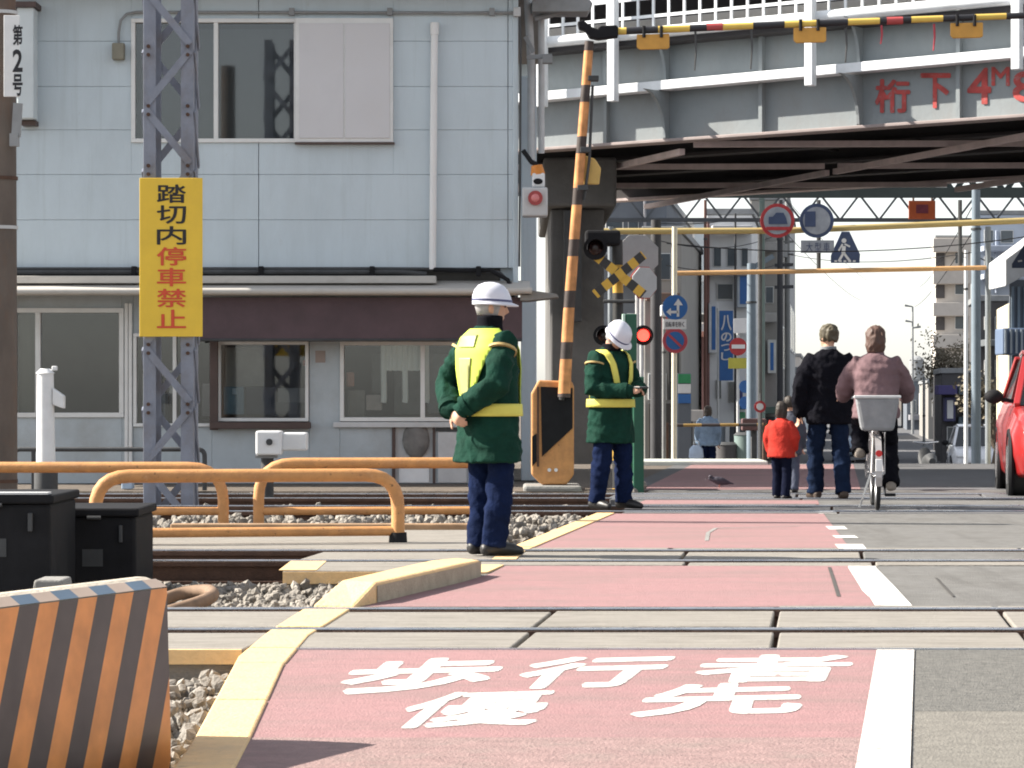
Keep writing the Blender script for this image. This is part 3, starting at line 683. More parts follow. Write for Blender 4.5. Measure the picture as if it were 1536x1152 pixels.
# ------------------------------------------------------------------ white sensor posts in front of the building
DS = 29.0
w = thing('sensor_post', 'white capped sensor post with side hood in front of the left window', 'sensor post', (X(70, DS), DS, -.2))
MB().tube([P(69, 715, DS), P(69, 700, DS), P(68, 560, DS)], [.098, .098, .085], 16).tube([P(68, 560, DS), P(68, 553, DS)], [.10, .05], 16).build('housing', m_wht, w, smooth=True)
MB().prism([(0, 0), (.115, -.08), (.115, -.21), (.0, -.17)], (X(80, DS), DS-.06, Z(582, DS)), (1, 0, 0), (0, 0, 1), (0, 1, 0), .12).build('hood', m_wht, w, bevel=.01)
MB().box(X(78, DS), X(86, DS), DS-.03, DS+.03, Z(556, DS), Z(549, DS)).build('cap_knob', m_wht, w, bevel=.01)
MB().tube([(X(69, DS), DS, -.2), P(69, 700, DS)], .12, 14).build('base_tube', m_dark, w, smooth=True)
w = thing('beam_sensor', 'white twin box sensor on a short dark post', 'sensor', (X(401, DS), DS, -.2))
MB().tube([(X(401, DS), DS, -.2), P(401, 686, DS)], .065, 12).build('post', m_dark, w, smooth=True)
MB().box(X(386, DS), X(424, DS), DS-.2, DS+.1, Z(682, DS), Z(646, DS)).build('camera_box', m_wht, w, bevel=.02)
MB().box(X(423, DS), X(460, DS), DS-.05, DS+.25, Z(676, DS), Z(649, DS)).build('side_box', m_wht, w, bevel=.02)
MB().disc(P(404, 663, DS-.21), (0, 1, 0), .033, .03).build('lens', m_dark, w, smooth=True)
MB().box(X(384, DS), X(416, DS), DS-.1, DS+.08, Z(687, DS), Z(682.5, DS)).build('mount_plate', m_grey, w)
hr = thing('hand_rail', 'thin dark pipe hand rail in front of the building wall', 'hand rail', (X(50, 31), 31.0, -.0))
MB().tube(bend([(X(20, 31), 31.0, .0), P(20, 674, 31), P(307, 674, 31), (X(307, 31), 31, .0)], .08), .026, 10).build('pipe', m_dark, hr, smooth=True)
for q in (50, 290): MB().tube([(X(q, 31), 31, .0), P(q, 674, 31)], .022, 10).build('upright', m_dark, hr, smooth=True)
bb = thing('trackside_bin', 'small pale blue box standing by the wall under the orange rail', 'box', (X(192, 31.5), 31.5, 0))
MB().box(X(184, 31.5), X(200, 31.5), 31.4, 31.6, .0, Z(742-22, 31.5)).build('body', mat('pale_blue', (.35, .45, .58), .6), bb, bevel=.01)
MB().box(X(183, 31.5), X(201, 31.5), 31.39, 31.61, Z(720, 31.5)+.001, Z(716, 31.5)).build('lid', m_lgrey, bb, bevel=.006)

# ------------------------------------------------------------------ black trackside equipment
def eq(label, px0, px1, py0, d, depth, z0=-.2):
    o = thing('equipment_case', label, 'equipment case', (X((px0+px1)/2, d), d, z0), group='black trackside cases')
    a, b = X(px0, d), X(px1, d); zt = Z(py0, d)
    MB().box(a, b, d, d+depth, z0+.1, zt-.05).build('case', m_black, o, bevel=.02)
    MB().box(a-.02, b+.02, d-.025, d+depth+.02, zt-.05, zt).build('lid', m_black, o, bevel=.012)
    for q in (.25, .75): MB().box(a+(b-a)*q-.06, a+(b-a)*q+.06, d+.02, d+depth-.02, z0, z0+.1).build('foot', m_concd, o, bevel=.01)
    MB().box(a+(b-a)*.8, a+(b-a)*.84, d-.03, d-.001, zt-.2, zt-.1).build('latch', m_dark, o, bevel=.004)
    for q in (.15, .5): MB().cyl((a+(b-a)*q-.04, d-.028, zt-.055), (a+(b-a)*q+.04, d-.028, zt-.055), .012, n=8).build('hinge', m_dark, o, smooth=True)
    MB().box(a+(b-a)*.35, a+(b-a)*.6, d-.004, d-.001, zt-.34, zt-.24).build('data_plate', m_dark, o)
    MB().tube([(b-.06, d-.01, z0+.12), (b-.02, d-.06, z0+.06), (b+.05, d-.10, z0+.02)], .018, 8).build('cable', m_black, o, smooth=True)
    return o
e1 = eq('large black equipment case beside the pole at the left edge', -90, 76, 742, 15.6, .9)
MB().box(X(-90, 15.6)-.02, X(72, 15.6), 15.575, 15.72, Z(742, 15.6)+.001, Z(742, 15.6)+.012).build('cover_sheet', m_lgrey, e1)
e2 = eq('lower black equipment case right of the larger case', 80, 204, 762, 16.6, .8)
MB().tube([P(100, 775, 16.57), P(106, 800, 16.55), P(98, 830, 16.56)], .012, 8).build('cable', m_dark, e2)
cb = thing('concrete_footing', 'small grey concrete block wedged below the black cases', 'concrete block', (X(77, 15.2), 15.2, -.2))
MB().prism([(-.11, 0), (.11, 0), (.075, .24), (-.075, .24)], (X(77, 15.2), 15.1, -.18), (1, 0, 0), (0, 0, 1), (0, 1, 0), .3).build('block', m_concd, cb, bevel=.012)
hs = thing('hose_loop', 'rusty curved hose lying on the ballast behind the striped barrier', 'hose', P(285, 900, 14.6))
pts = [Vector((X(230, 14.6)+.0, 14.3, -.08)), Vector((X(262, 14.6), 14.25, -.05)), Vector((X(300, 14.6), 14.45, -.02)), Vector((X(318, 14.6), 14.75, .0)), Vector((X(300, 14.6), 15.05, .01)), Vector((X(255, 14.6), 15.15, -.01)), Vector((X(220, 14.6), 15.0, -.05))]
sm = bend(pts, .2, 5)
MB().tube(sm, .035, 10).build('hose', mat('hose_rust', (.20, .13, .085), .8, .3, 8), hs, smooth=True)
MB().tube([sm[0], sm[1]], .042, 10).build('coupling', m_rust, hs, smooth=True)

# ------------------------------------------------------------------ striped barrier in the foreground
E = Vector((X(252, 8.55), 8.55, 0)); T = Vector((.385, .923, 0)); N = Vector((T.y, -T.x, 0))   # end point, run direction, side facing the lane
hb = thing('hazard_barrier', 'orange and black striped concrete barrier in the left foreground', 'barrier', E)
hb.rotation_euler = (0, 0, math.atan2(T.y, T.x))
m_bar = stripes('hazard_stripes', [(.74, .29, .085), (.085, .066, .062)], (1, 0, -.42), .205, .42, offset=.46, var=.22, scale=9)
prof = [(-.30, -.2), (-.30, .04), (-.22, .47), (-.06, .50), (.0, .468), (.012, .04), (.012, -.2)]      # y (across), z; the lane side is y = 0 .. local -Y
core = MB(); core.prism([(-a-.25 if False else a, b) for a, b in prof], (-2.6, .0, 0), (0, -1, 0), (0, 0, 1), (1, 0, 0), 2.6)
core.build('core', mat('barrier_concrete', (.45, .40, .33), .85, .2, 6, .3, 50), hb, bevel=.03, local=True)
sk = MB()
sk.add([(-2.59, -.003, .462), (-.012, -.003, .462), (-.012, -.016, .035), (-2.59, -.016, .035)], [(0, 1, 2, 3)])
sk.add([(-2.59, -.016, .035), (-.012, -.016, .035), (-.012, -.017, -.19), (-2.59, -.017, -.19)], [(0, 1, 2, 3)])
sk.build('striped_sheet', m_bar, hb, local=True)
m_top_sheen = stripes('top_stripes_sheen', [(.55, .42, .33), (.13, .19, .26)], (1, 0, -.42), .205, .5, offset=.46, var=.15)  # orange and black tape, with the sky's reflection painted into both colours
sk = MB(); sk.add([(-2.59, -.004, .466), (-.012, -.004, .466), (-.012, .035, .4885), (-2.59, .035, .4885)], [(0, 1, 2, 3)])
sk.build('edge_tape', m_top_sheen, hb, local=True)
# ------------------------------------------------------------------ steel road bridge across the street
m_gird = mat('girder_grey', (.235, .262, .275), .65, .14, 2.2, .15, 20, dirt=(.14, .125, .115), damt=.65, dscale=1.1, stretch=(1, 1, .6))
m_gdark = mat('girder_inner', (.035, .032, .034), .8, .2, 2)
m_brac = mat('bracing_primer', (.55, .46, .45), .75, .2, 3)
m_bwht = mat('bridge_white', (.72, .75, .78), .55, .07, 3, dirt=(.42, .42, .42), damt=.4)
F0 = Vector((.63, 44.0, 0)); F1 = Vector((7.14, 39.8, 0)); TB = (F1-F0).normalized(); TB = (TB+Vector((0, 0, .012))).normalized(); NB = Vector((TB.y, -TB.x, 0)).normalized()   # along the bridge, towards the camera
if NB.y > 0: NB = -NB
BR = thing('road_bridge', 'grey steel girder bridge with white railings crossing over the street', 'bridge', (4.0, 42, 0))
def bp(s, n, z): return F0+TB*s-NB*n+Vector((0, 0, z))    # s metres along, n metres behind the front web
ZB = 4.85; UP = Vector((0, 0, 1)); LEN0, LEN1 = -6.0, 24.0
def bbox(s0, s1, n0, n1, z0, z1, name, m, par=BR, bevel=0.0):
    c = bp((s0+s1)/2, (n0+n1)/2, (z0+z1)/2)
    return MB().obox(c, TB, NB, UP, (s1-s0)/2, abs(n1-n0)/2, (z1-z0)/2).build(name, m, par, bevel=bevel)
def s_at(px, n=0.0):                                       # position along the bridge seen in a photo column
    k = (px-CX)/F; o = F0-NB*n; return (k*o.y-o.x)/(TB.x-k*TB.y)
bbox(LEN0, LEN1, 0, .05, ZB, 6.42, 'front_web', m_gird)
bbox(LEN0, LEN1, -.16, .20, ZB-.05, ZB-.001, 'bottom_flange', mat('flange_primer', (.30, .25, .24), .7, .2, 2), bevel=.01)
MB().beam(bp(LEN0, -.16, 5.62+LEN0*.009), bp(LEN1, -.16, 5.62+LEN1*.009), .28, .14).build('white_ledge', m_bwht, BR, bevel=.01)
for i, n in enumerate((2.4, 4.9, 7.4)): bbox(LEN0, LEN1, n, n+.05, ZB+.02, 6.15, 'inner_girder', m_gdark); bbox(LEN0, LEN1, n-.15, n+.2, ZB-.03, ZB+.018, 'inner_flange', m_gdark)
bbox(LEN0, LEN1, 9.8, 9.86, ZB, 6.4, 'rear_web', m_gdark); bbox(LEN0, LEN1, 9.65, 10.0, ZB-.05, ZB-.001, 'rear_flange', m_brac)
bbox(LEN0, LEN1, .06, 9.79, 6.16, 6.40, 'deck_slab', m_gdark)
for k in range(4):                                         # wind bracing under the deck
    s0 = -4+k*6.4
    for n0, n1 in ((.15, 4.9), (5.0, 9.75)):
        MB().beam(bp(s0, n0, ZB-.08), bp(s0+6.2, n1, ZB-.08), .09, .09).build('bracing', m_brac, BR)
        MB().beam(bp(s0+6.2, n0, ZB-.18), bp(s0, n1, ZB-.18), .09, .09).build('bracing', m_brac, BR)
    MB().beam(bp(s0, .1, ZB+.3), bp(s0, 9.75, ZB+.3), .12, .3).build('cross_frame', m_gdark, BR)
for px in (912, 1145, 1441, 1700): bbox(s_at(px)-.03, s_at(px)+.03, -.10, -.001, ZB, 6.40, 'web_stiffener', m_gird)
for px in (1000, 1290, 1600):                              # curved bracket ribs
    s = s_at(px); pl = [(0, 0), (.10, 0)]
    for i in range(9):
        a = math.pi/2*i/8; pl.append((.12+.62*(1-math.cos(a)), .02+.68*math.sin(a)))
    pl.append((0, .715))
    o = bp(s, 0, ZB+.0)
    MB().prism([(a, b) for a, b in pl], o, NB, UP, TB, .05).build('bracket_rib', m_gird, BR, bevel=.004)
    pl = [(0, 0)]+[(.10+.45*(1-math.cos(math.pi/2*i/8)), .66*math.sin(math.pi/2*i/8)) for i in range(9)]+[(0, .66)]
    MB().prism(pl, bp(s, 0, 5.715), NB, UP, TB, .05).build('bracket_rib', m_gird, BR, bevel=.004)
# railing pipe, posts, square grille and white screen
MB().tube([bp(LEN0, -.42, 6.42), bp(LEN1, -.42, 6.42)], .085, 14).build('railing_pipe', m_bwht, BR, smooth=True)
bbox(LEN0, LEN1, -.40, -.02, 6.26, 6.33, 'deck_edge', m_gdark)
for px in (815, 921, 1217, 1527, 1880): s = s_at(px, -.5); bbox(s-.065, s+.065, -.60, -.46, 5.42, 8.6, 'post', m_bwht, bevel=.01)
gr = bbox(LEN0, LEN1, -.34, -.30, 6.655, 6.70, 'grille_bar', m_bwht); bbox(LEN0, LEN1, -.34, -.30, 6.93, 6.975, 'grille_bar', m_bwht)
k = 0; s = -2.0; g0 = None
while s < 12:
    if g0 is None: g0 = bbox(s-.018, s+.018, -.338, -.302, 6.5, 6.93, 'grille_upright', m_bwht); sb = s
    else: share(g0, BR, loc=TB*(s-sb))
    s += .265
bbox(LEN0, LEN1, -.30, -.26, 6.98, 8.7, 'white_screen', m_wht)
for k in range(12): s = -1.5+k*1.1; bbox(s-.008, s+.008, -.315, -.301, 6.98, 8.7, 'screen_joint', m_lgrey)
bbox(LEN0, LEN1, -.05, .3, 6.43, 6.68, 'kerb_beam', mat('parapet_grey', (.42, .40, .38), .8, .1), bevel=.02)
bbox(LEN0, LEN1, .6, .7, 6.5, 8.5, 'rear_screen', m_gdark)
# red clearance lettering on the web
m_rl = mat('clearance_red', (.42, .07, .065), .8, .3, 6, extra=[((.26, .25, .25), .7, 14, .56, .64, (1, 1, 1))])
def webquad(px0, py0, px1, py1, dz=0):
    s0, s1 = s_at(px0, -.01), s_at(px1, -.01); out = []
    for s, py in ((s0, py1), (s1, py1), (s1, py0), (s0, py0)):
        o = bp(s, -.012, 0); out.append(Vector((o.x, o.y, EYE-(py-YH)*o.y/F)))
    return out
for ch, q in (('桁', (1314, 120, 1364, 168)), ('下', (1382, 111, 1425, 161)), ('4', (1452, 103, 1486, 155)), ('M', (1488, 101, 1514, 128)), ('8', (1520, 108, 1556, 152))):
    bold(ch, webquad(*q), m_rl, BR, 'clearance_lettering', .03, NB*.0006)
# pier under the left end
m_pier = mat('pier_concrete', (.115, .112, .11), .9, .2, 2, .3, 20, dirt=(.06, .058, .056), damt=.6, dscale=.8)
pr = thing('bridge_pier', 'dark concrete pier below the left end of the bridge', 'pier', (X(850, 46), 46, 0))
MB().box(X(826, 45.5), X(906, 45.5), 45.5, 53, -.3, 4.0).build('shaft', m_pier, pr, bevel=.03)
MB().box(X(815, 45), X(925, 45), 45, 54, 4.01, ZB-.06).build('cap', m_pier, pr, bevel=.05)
MB().box(X(846, 45.2), X(872, 45.2), 45.1, 45.48, 2.2, 3.95).build('cable_tray', m_dark, pr)

# ------------------------------------------------------------------ folding crossing gate
DG = 31.2
gt = thing('crossing_gate', 'orange crossing gate machine with tall striped folding arm', 'crossing gate', (X(830, DG), DG, 0))
MB().prism([(X(797, DG), Z(712, DG)), (X(797, DG), Z(590, DG)), (X(808, DG), Z(570, DG)), (X(858, DG), Z(572, DG)), (X(861, DG), Z(580, DG)), (X(861, DG), Z(712, DG)), (X(850, DG), Z(727, DG)), (X(812, DG), Z(727, DG))],
           (0, DG, 0), (1, 0, 0), (0, 0, 1), (0, 1, 0), .5).build('machine_case', m_orange, gt, bevel=.02)
mb = MB().prism([(X(811, DG), Z(580, DG)), (X(859, DG), Z(582, DG)), (X(859, DG), Z(642, DG)), (X(813, DG), Z(685, DG))], (0, DG-.006, 0), (1, 0, 0), (0, 0, 1), (0, -1, 0), .01)
mb.build('black_band', m_black, gt)
MB().prism([(X(798, DG), Z(655, DG)), (X(805, DG), Z(650, DG)), (X(805, DG), Z(692, DG)), (X(798, DG), Z(700, DG))], (0, DG-.006, 0), (1, 0, 0), (0, 0, 1), (0, -1, 0), .008).build('black_band', m_black, gt)
MB().box(X(805.5, DG), X(808.5, DG), DG-.012, DG-.001, Z(700, DG), Z(580, DG)).build('door_seam', m_rust, gt)
for q in (824, 834): MB().disc(P(q, 705, DG-.01), (0, 1, 0), .02, .02, 10).build('bolt', m_wht, gt)
MB().box(X(785, DG), X(872, DG), DG-.2, DG+.8, -.05, Z(728, DG)).build('plinth', m_concd, gt, bevel=.03)
MB().tube([P(842, 600, DG-.03), P(844, 590, DG-.03)], .03, 8).build('handle', m_dark, gt)
m_arm = stripes('arm_stripes', [(.55, .245, .09), (.55, .245, .09), (.055, .04, .036)], (0, 0, 1), .56, .65, offset=.12, var=.45, scale=7)
DA = DG-.1
MB().tube([P(846, 596, DA), P(853, 470, DA), P(866, 300, DA), P(884, 62, DA)], [.07, .062, .056, .05], 14).build('upright_arm', m_arm, gt, smooth=True)
MB().tube([P(889, 128, DA), P(884, 240, DA), P(876, 300, DA)], .016, 8).build('link_rod', m_dark, gt, smooth=True)
for a, b in ((118, 890), (225, 878), (282, 874)): MB().box(X(b-8, DA), X(b+8, DA), DA-.06, DA+.06, Z(a+4, DA), Z(a-4, DA)).build('rod_clamp', m_dark, gt, bevel=.006)
MB().prism([(X(a, DA), Z(b, DA)) for a, b in ((876, 232), (893, 238), (902, 252), (899, 276), (876, 276), (872, 262))], (0, DA+.05, 0), (1, 0, 0), (0, 0, 1), (0, 1, 0), .06).build('yellow_plate', mat('plate_ochre', (.55, .36, .11), .6, .15), gt, bevel=.012)
MB().prism([(X(a, DA), Z(b, DA)) for a, b in ((866, 34), (874, 31), (888, 42), (896, 45), (900, 40), (924, 39), (927, 42), (927, 56), (898, 60), (884, 57), (877, 46), (868, 43))], (0, DA-.09, 0), (1, 0, 0), (0, 0, 1), (0, 1, 0), .18).build('fold_joint', m_black, gt, bevel=.012)
m_bar2 = stripes('bar_stripes', [(.66, .46, .10), (.025, .025, .03)], (1, 0, 0), .69, .5, offset=.35, var=.12)
bar = MB().tube([P(926, 47, DA), P(1120, 39, DA), P(1330, 31, DA), P(1545, 23, DA), P(1640, 19, DA)], [.04, .038, .036, .034, .033], 12).build('folded_arm', m_bar2, gt, smooth=True)
for a, b in ((1072, 40.5), (1342, 31)): MB().tube([P(a-12, b+.4, DA), P(a+12, b-.4, DA)], .042, 12).build('red_sleeve', mat('sleeve_red', (.42, .07, .07), .6), gt, smooth=True)
for q, y in ((980, 47), (1215, 37), (1450, 30)):
    o = MB().prism([(X(a, DA), Z(b, DA)) for a, b in ((q-25, y+5), (q+24, y+4), (q+24, y+25), (q+20, y+27), (q-21, y+28), (q-25, y+24))], (0, DA-.03, 0), (1, 0, 0), (0, 0, 1), (0, 1, 0), .03).build('hanging_plate', mat('plate_orange', (.56, .29, .06), .6, .15, 5), gt, bevel=.01)
    for s in (-14, 12): MB().tube([P(q+s, y-8, DA-.045), P(q+s, y+9, DA-.045)], .018, 8).build('plate_clip', m_black, o)
for q, y0, y1, c in ((1043, 45, 106, 0), (1127, 42, 104, 0), (1269, 42, 94, 0), (1322, 38, 66, 1), (1401, 36, 76, 1)):
    MB().tube([P(q, y0, DA), P(q+1, (y0+y1)/2, DA), P(q-1, y1, DA)], [.014, .012, .009], 6).build('cord', m_dark if c == 0 else mat('cord_red', (.4, .05, .07), .7), gt)

# ------------------------------------------------------------------ crossing signal with crossbuck and red lamps
DX = 31.6
cs = thing('crossing_signal', 'crossing signal with yellow black crossbuck and lit red lamp', 'crossing signal', (X(926, DX), DX, 0))
m_cpost = stripes('signal_post_stripes', [(.03, .03, .03), (.5, .30, .05)], (0, 0, 1), .62, .6, var=.2)
MB().tube([(X(927, DX), DX+.1, -.02), P(927, 440, DX+.1), P(926, 360, DX+.1)], .06, 14).build('post', m_cpost, cs, smooth=True)
m_xb = stripes('crossbuck_a', [(.60, .36, .05), (.03, .028, .028)], (1, 0, -.78), .245, .5, offset=.25, var=.1)
m_xb2 = stripes('crossbuck_b', [(.60, .36, .05), (.03, .028, .028)], (1, 0, .78), .235, .5, offset=.25, var=.1)
c = P(929, 412, DX-.05); 
for sgn, m, yy in ((1, m_xb, 0), (-1, m_xb2, -.012)):
    a = c+Vector((-.27, yy, .22*sgn)); b = c+Vector((.27, yy, -.22*sgn))
    q = MB().beam(a, b, .01, .105, up=(0, 0, 1)); me = q
    o = me.build('crossbuck_board', m, cs); 
def lamp(px, py, r, lit, dx=0.0):
    p = P(px, py, DX-.10)
    MB().disc(p+Vector((0, .01, 0)), (0, 1, 0), r*1.55, .02, 24).build('lamp_target', m_black, cs, smooth=True)
    MB().tube([p+Vector((0, .02, 0)), p+Vector((0, .16, 0))], [r, r*.7], 16).build('lamp_housing', m_black, cs, smooth=True)
    MB().ball(p+Vector((0, -.006, 0)), r*.92, .03, r*.92, 16, 8).build('lamp_lens', emit('lamp_lit', (1.0, .03, .02), 3.2) if lit else mat('lens_off', (.025, .012, .012), .25), cs, smooth=True)
    v = MB()
    for i in range(11):
        a0, a1 = math.pi*(-.08+1.16*i/11), math.pi*(-.08+1.16*(i+1)/11)
        q = [p+Vector((math.cos(a)*r*1.12, y, math.sin(a)*r*1.12)) for a in (a0, a1) for y in (0, -.20)]
        q2 = [p+Vector((math.cos(a)*r*1.05, y, math.sin(a)*r*1.05)) for a in (a0, a1) for y in (0, -.20)]
        v.add([q[0], q[2], q[3], q[1], q2[0], q2[2], q2[3], q2[1]], [(0, 1, 2, 3), (7, 6, 5, 4), (3, 2, 6, 7), (0, 4, 5, 1)])
    v.build('lamp_visor', m_black, cs)
lamp(893, 372, .085, False); lamp(965, 503, .072, True); lamp(905, 503, .072, False)
MB().tube([P(905, 503, DX+.02), P(965, 503, DX+.02)], .025, 8).build('lamp_bar', m_dark, cs, smooth=True)
MB().tube([P(880, 372, DX+.02), P(927, 362, DX+.05)], .03, 8).build('upper_bar', m_dark, cs, smooth=True)
MB().box(X(878, DX), X(931, DX), DX, DX+.3, Z(368, DX), Z(345, DX)).build('sound_box', m_black, cs, bevel=.03)
MB().tube([P(905, 452, DX), P(953, 452, DX)], .02, 8).build('cross_arm', m_dark, cs)
gp = thing('green_post', 'tall green flat signal cabinet post behind the far guard', 'post', (X(945, 30.6), 30.6, 0))
MB().box(X(938, 30.6), X(955, 30.6), 30.55, 30.7, -.02, Z(471, 30.6)).build('panel', mat('post_green', (.015, .085, .05), .5, .15), gp, bevel=.01)
MB().box(X(933.5, 30.6), X(937.5, 30.6), 30.54, 30.72, -.02, Z(471, 30.6)).build('edge_strip', mat('strip_pale', (.45, .62, .52), .5), gp, bevel=.004)
MB().box(X(950, 30.2), X(966, 30.2), 30.2, 30.35, -.02, Z(565, 30.2)).build('low_panel', mat('post_green', (.025, .13, .075)), gp, bevel=.01)
# octagonal sign backs
def octo(label, px, py, r, d, m, ry=0.0, edge=None):
    o = thing('octagon_sign', label, 'sign', P(px, py, d), group='octagonal sign backs')
    pts = [(r*math.cos(math.pi/8+i*math.pi/4), r*math.sin(math.pi/8+i*math.pi/4)) for i in range(8)]
    ux = Vector((math.cos(ry), math.sin(ry), 0)); nn = Vector((math.sin(ry), -math.cos(ry), 0))
    MB().prism(pts, P(px, py, d), ux, (0, 0, 1), nn, .02).build('plate', m, o, bevel=.004)
    MB().tube([P(px, py, d)-nn*.06, Vector((P(px, py, d).x-nn.x*.06, d-nn.y*.06, zg(d)))], .03, 10).build('post', m_lgrey, o)
    if edge: MB().prism([(x*1.06, y*1.06) for x, y in pts], P(px, py, d)-nn*.012, ux, (0, 0, 1), nn, .01).build('rim', edge, o)
octo('pale octagonal sign back behind the crossbuck, the upper larger one', 956, 384, .34, 43, mat('sign_back_grey', (.34, .345, .35), .6, .1))
octo('smaller pale octagonal sign with red rim right of the crossbuck', 966, 424, .24, 42, m_lgrey, .6, mat('rim_red', (.42, .06, .05), .5))
# ------------------------------------------------------------------ height-limit frame with hanging signs
DH = 60.0
m_pleg = mat('frame_leg_grey', (.17, .19, .21), .6, .15, 2)
m_hl = mat('frame_yellow', (.40, .31, .13), .6, .15, 2, dirt=(.3, .2, .08), damt=.5)
hl = thing('height_limit_frame', 'yellow height limit frame spanning the street behind the bridge', 'height frame', (X(1225, DH), DH, zg(DH)))
MB().tube([P(905, 347, DH), P(1180, 346, DH), P(1320, 340, DH), P(1560, 330, DH)], .065, 12).build('upper_beam', m_hl, hl, smooth=True)
MB().tube([P(1012, 410, DH), P(1200, 407, DH), P(1560, 400, DH)], .05, 12).build('lower_beam', mat('frame_orange', (.50, .30, .14), .6, .15, 2), hl, smooth=True)
for q in (916, 1482): MB().tube([(X(q, DH), DH, zg(DH)), P(q, 340, DH)], .06, 12).build('leg', m_pleg, hl, smooth=True)
for q, a, b in ((1228, 300, 408), (1440, 300, 402), (1140, 345, 700)): MB().tube([P(q, a, DH+.1), P(q, b, DH+.1)], .045, 8).build('hanger', m_dark, hl, smooth=True)
def hung(name, label, px, py, d): return thing(name, label, 'sign', P(px, py, d), group='signs hanging from the height frame')
m_sdark = mat('sign_navy', (.045, .065, .13), .45, .15); m_sgrey = mat('sign_grey', (.26, .28, .32), .5, .2, 6); m_sred = mat('sign_red', (.36, .035, .04), .45, .12)
m_swht = mat('sign_white', (.62, .62, .63), .5, .08)
def rsign(o, px, py, r, d, rim, face):
    MB().disc(P(px, py, d), (0, 1, 0), r, .03).build('rim', rim, o, smooth=True)
    MB().disc(P(px, py, d-.02), (0, 1, 0), r*.80, .02).build('face', face, o, smooth=True)
o = hung('round_sign', 'round red rimmed sign on the height frame', 1166, 331, DH-.15); rsign(o, 1166, 331, .36, DH-.15, m_sred, m_sgrey)
MB().prism([(X(a, DH), Z(b, DH)) for a, b in ((1152, 337), (1152, 326), (1158, 326), (1163, 320), (1174, 320), (1178, 328), (1180, 337))], (0, DH-.19, 0), (1, 0, 0), (0, 0, 1), (0, -1, 0), .01).build('truck_symbol', m_sdark, o)
MB().box(X(1148, DH), X(1184, DH), DH-.2, DH-.185, Z(346, DH), Z(341, DH)).build('red_bar', m_sred, o)
o = hung('round_sign', 'round dark blue sign on the height frame, right of the red one', 1225, 331, DH-.15); rsign(o, 1225, 331, .36, DH-.15, m_sdark, m_sgrey)
MB().box(X(1206, DH), X(1222, DH), DH-.195, DH-.185, Z(341, DH), Z(318, DH)).build('dark_symbol', m_sdark, o)
o = hung('plate_sign', 'grey rectangular supplementary plate below the round signs', 1226, 371, DH-.15)
MB().box(X(1200, DH), X(1250, DH), DH-.16, DH-.13, Z(380, DH), Z(361, DH)).build('plate', m_sgrey, o, bevel=.005)
for i, ch in enumerate('大型車'): letter(ch, facing_quad(1209+i*13, 364, 1219+i*13, 377, DH-.165), m_sdark, o, 'lettering', .0)
o = hung('pedestrian_sign', 'dark blue triangular sign with white walking figure', 1267, 373, DH-.15)
pt = [(1261, 348), (1273, 348), (1289, 382), (1288, 395), (1245, 395), (1245, 384)]
MB().prism([(X(a, DH), Z(b, DH)) for a, b in pt], (0, DH-.13, 0), (1, 0, 0), (0, 0, 1), (0, -1, 0), .03).build('plate', m_sdark, o, bevel=.008)
fg = MB()
for a, b, w in (((1266, 369), (1265, 380), .075), ((1265, 380), (1258, 392), .05), ((1266, 380), (1275, 392), .05), ((1264, 366), (1258, 376), .035), ((1267, 366), (1275, 370), .035)):
    fg.beam(P(*a, DH-.168), P(*b, DH-.168), w, .012, up=(0, 1, 0))
fg.disc(P(1266, 361, DH-.168), (0, 1, 0), .05, .012, 14); fg.build('walking_figure', m_swht, o)
for k in range(5): MB().box(X(1250+k*7, DH), X(1254+k*7, DH), DH-.172, DH-.162, Z(393.5, DH), Z(391, DH)).build('stripe', m_swht, o)
o = hung('orange_panel_sign', 'orange rectangular sign hanging from the truss', 1383, 315, DH+5)
d = DH+5; MB().box(X(1363, d), X(1403, d), d-.02, d+.02, Z(329, d), Z(301, d)).build('plate', mat('sign_orange', (.42, .09, .03), .5, .15, 4), o, bevel=.005)
for q in (1370, 1398): MB().tube([P(q, 301, d), P(q, 285, d)], .025, 6).build('hanger', m_rust, o)
MB().box(X(1374, d), X(1392, d), d-.03, d-.021, Z(320, d), Z(307, d)).build('dark_symbol', mat('sign_maroon', (.16, .03, .05), .5, .3, 9), o)

# ------------------------------------------------------------------ truss gantry
def truss(label, d, x0, x1, yt, yb, bays, m, w=.12):
    o = thing('truss_gantry', label, 'truss', (X(x0, d), d, zg(d)), group='steel trusses over the street')
    for dy in (0, .7):
        for py in (yt, yb): MB().beam(P(x0, py, d+dy), P(x1, py, d+dy), w, w).build('chord', m, o)
        for k in range(bays):
            a = x0+(x1-x0)*k/bays; b = x0+(x1-x0)*(k+.5)/bays; c = x0+(x1-x0)*(k+1)/bays
            MB().beam(P(a, yt, d+dy), P(b, yb, d+dy), w*.5, w*.5).build('web_member', m, o)
            MB().beam(P(b, yb, d+dy), P(c, yt, d+dy), w*.5, w*.5).build('web_member', m, o)
    for px in (x0+6, x1-6): MB().beam((X(px, d), d+.35, zg(d)), P(px, yt, d+.35), .3, .3).build('leg', m, o)
    return o
m_tr = mat('truss_green_grey', (.03, .042, .042), .6, .2, 2)
truss('dark steel truss close behind the bridge, heavy lower chord', 63, 880, 1640, 262, 289, 20, m_tr, .22)
truss('lighter steel truss hanging below the dark one', 66, 880, 1640, 292, 330, 13, mat('truss_blue_grey', (.08, .09, .105), .6, .2, 2), .09)

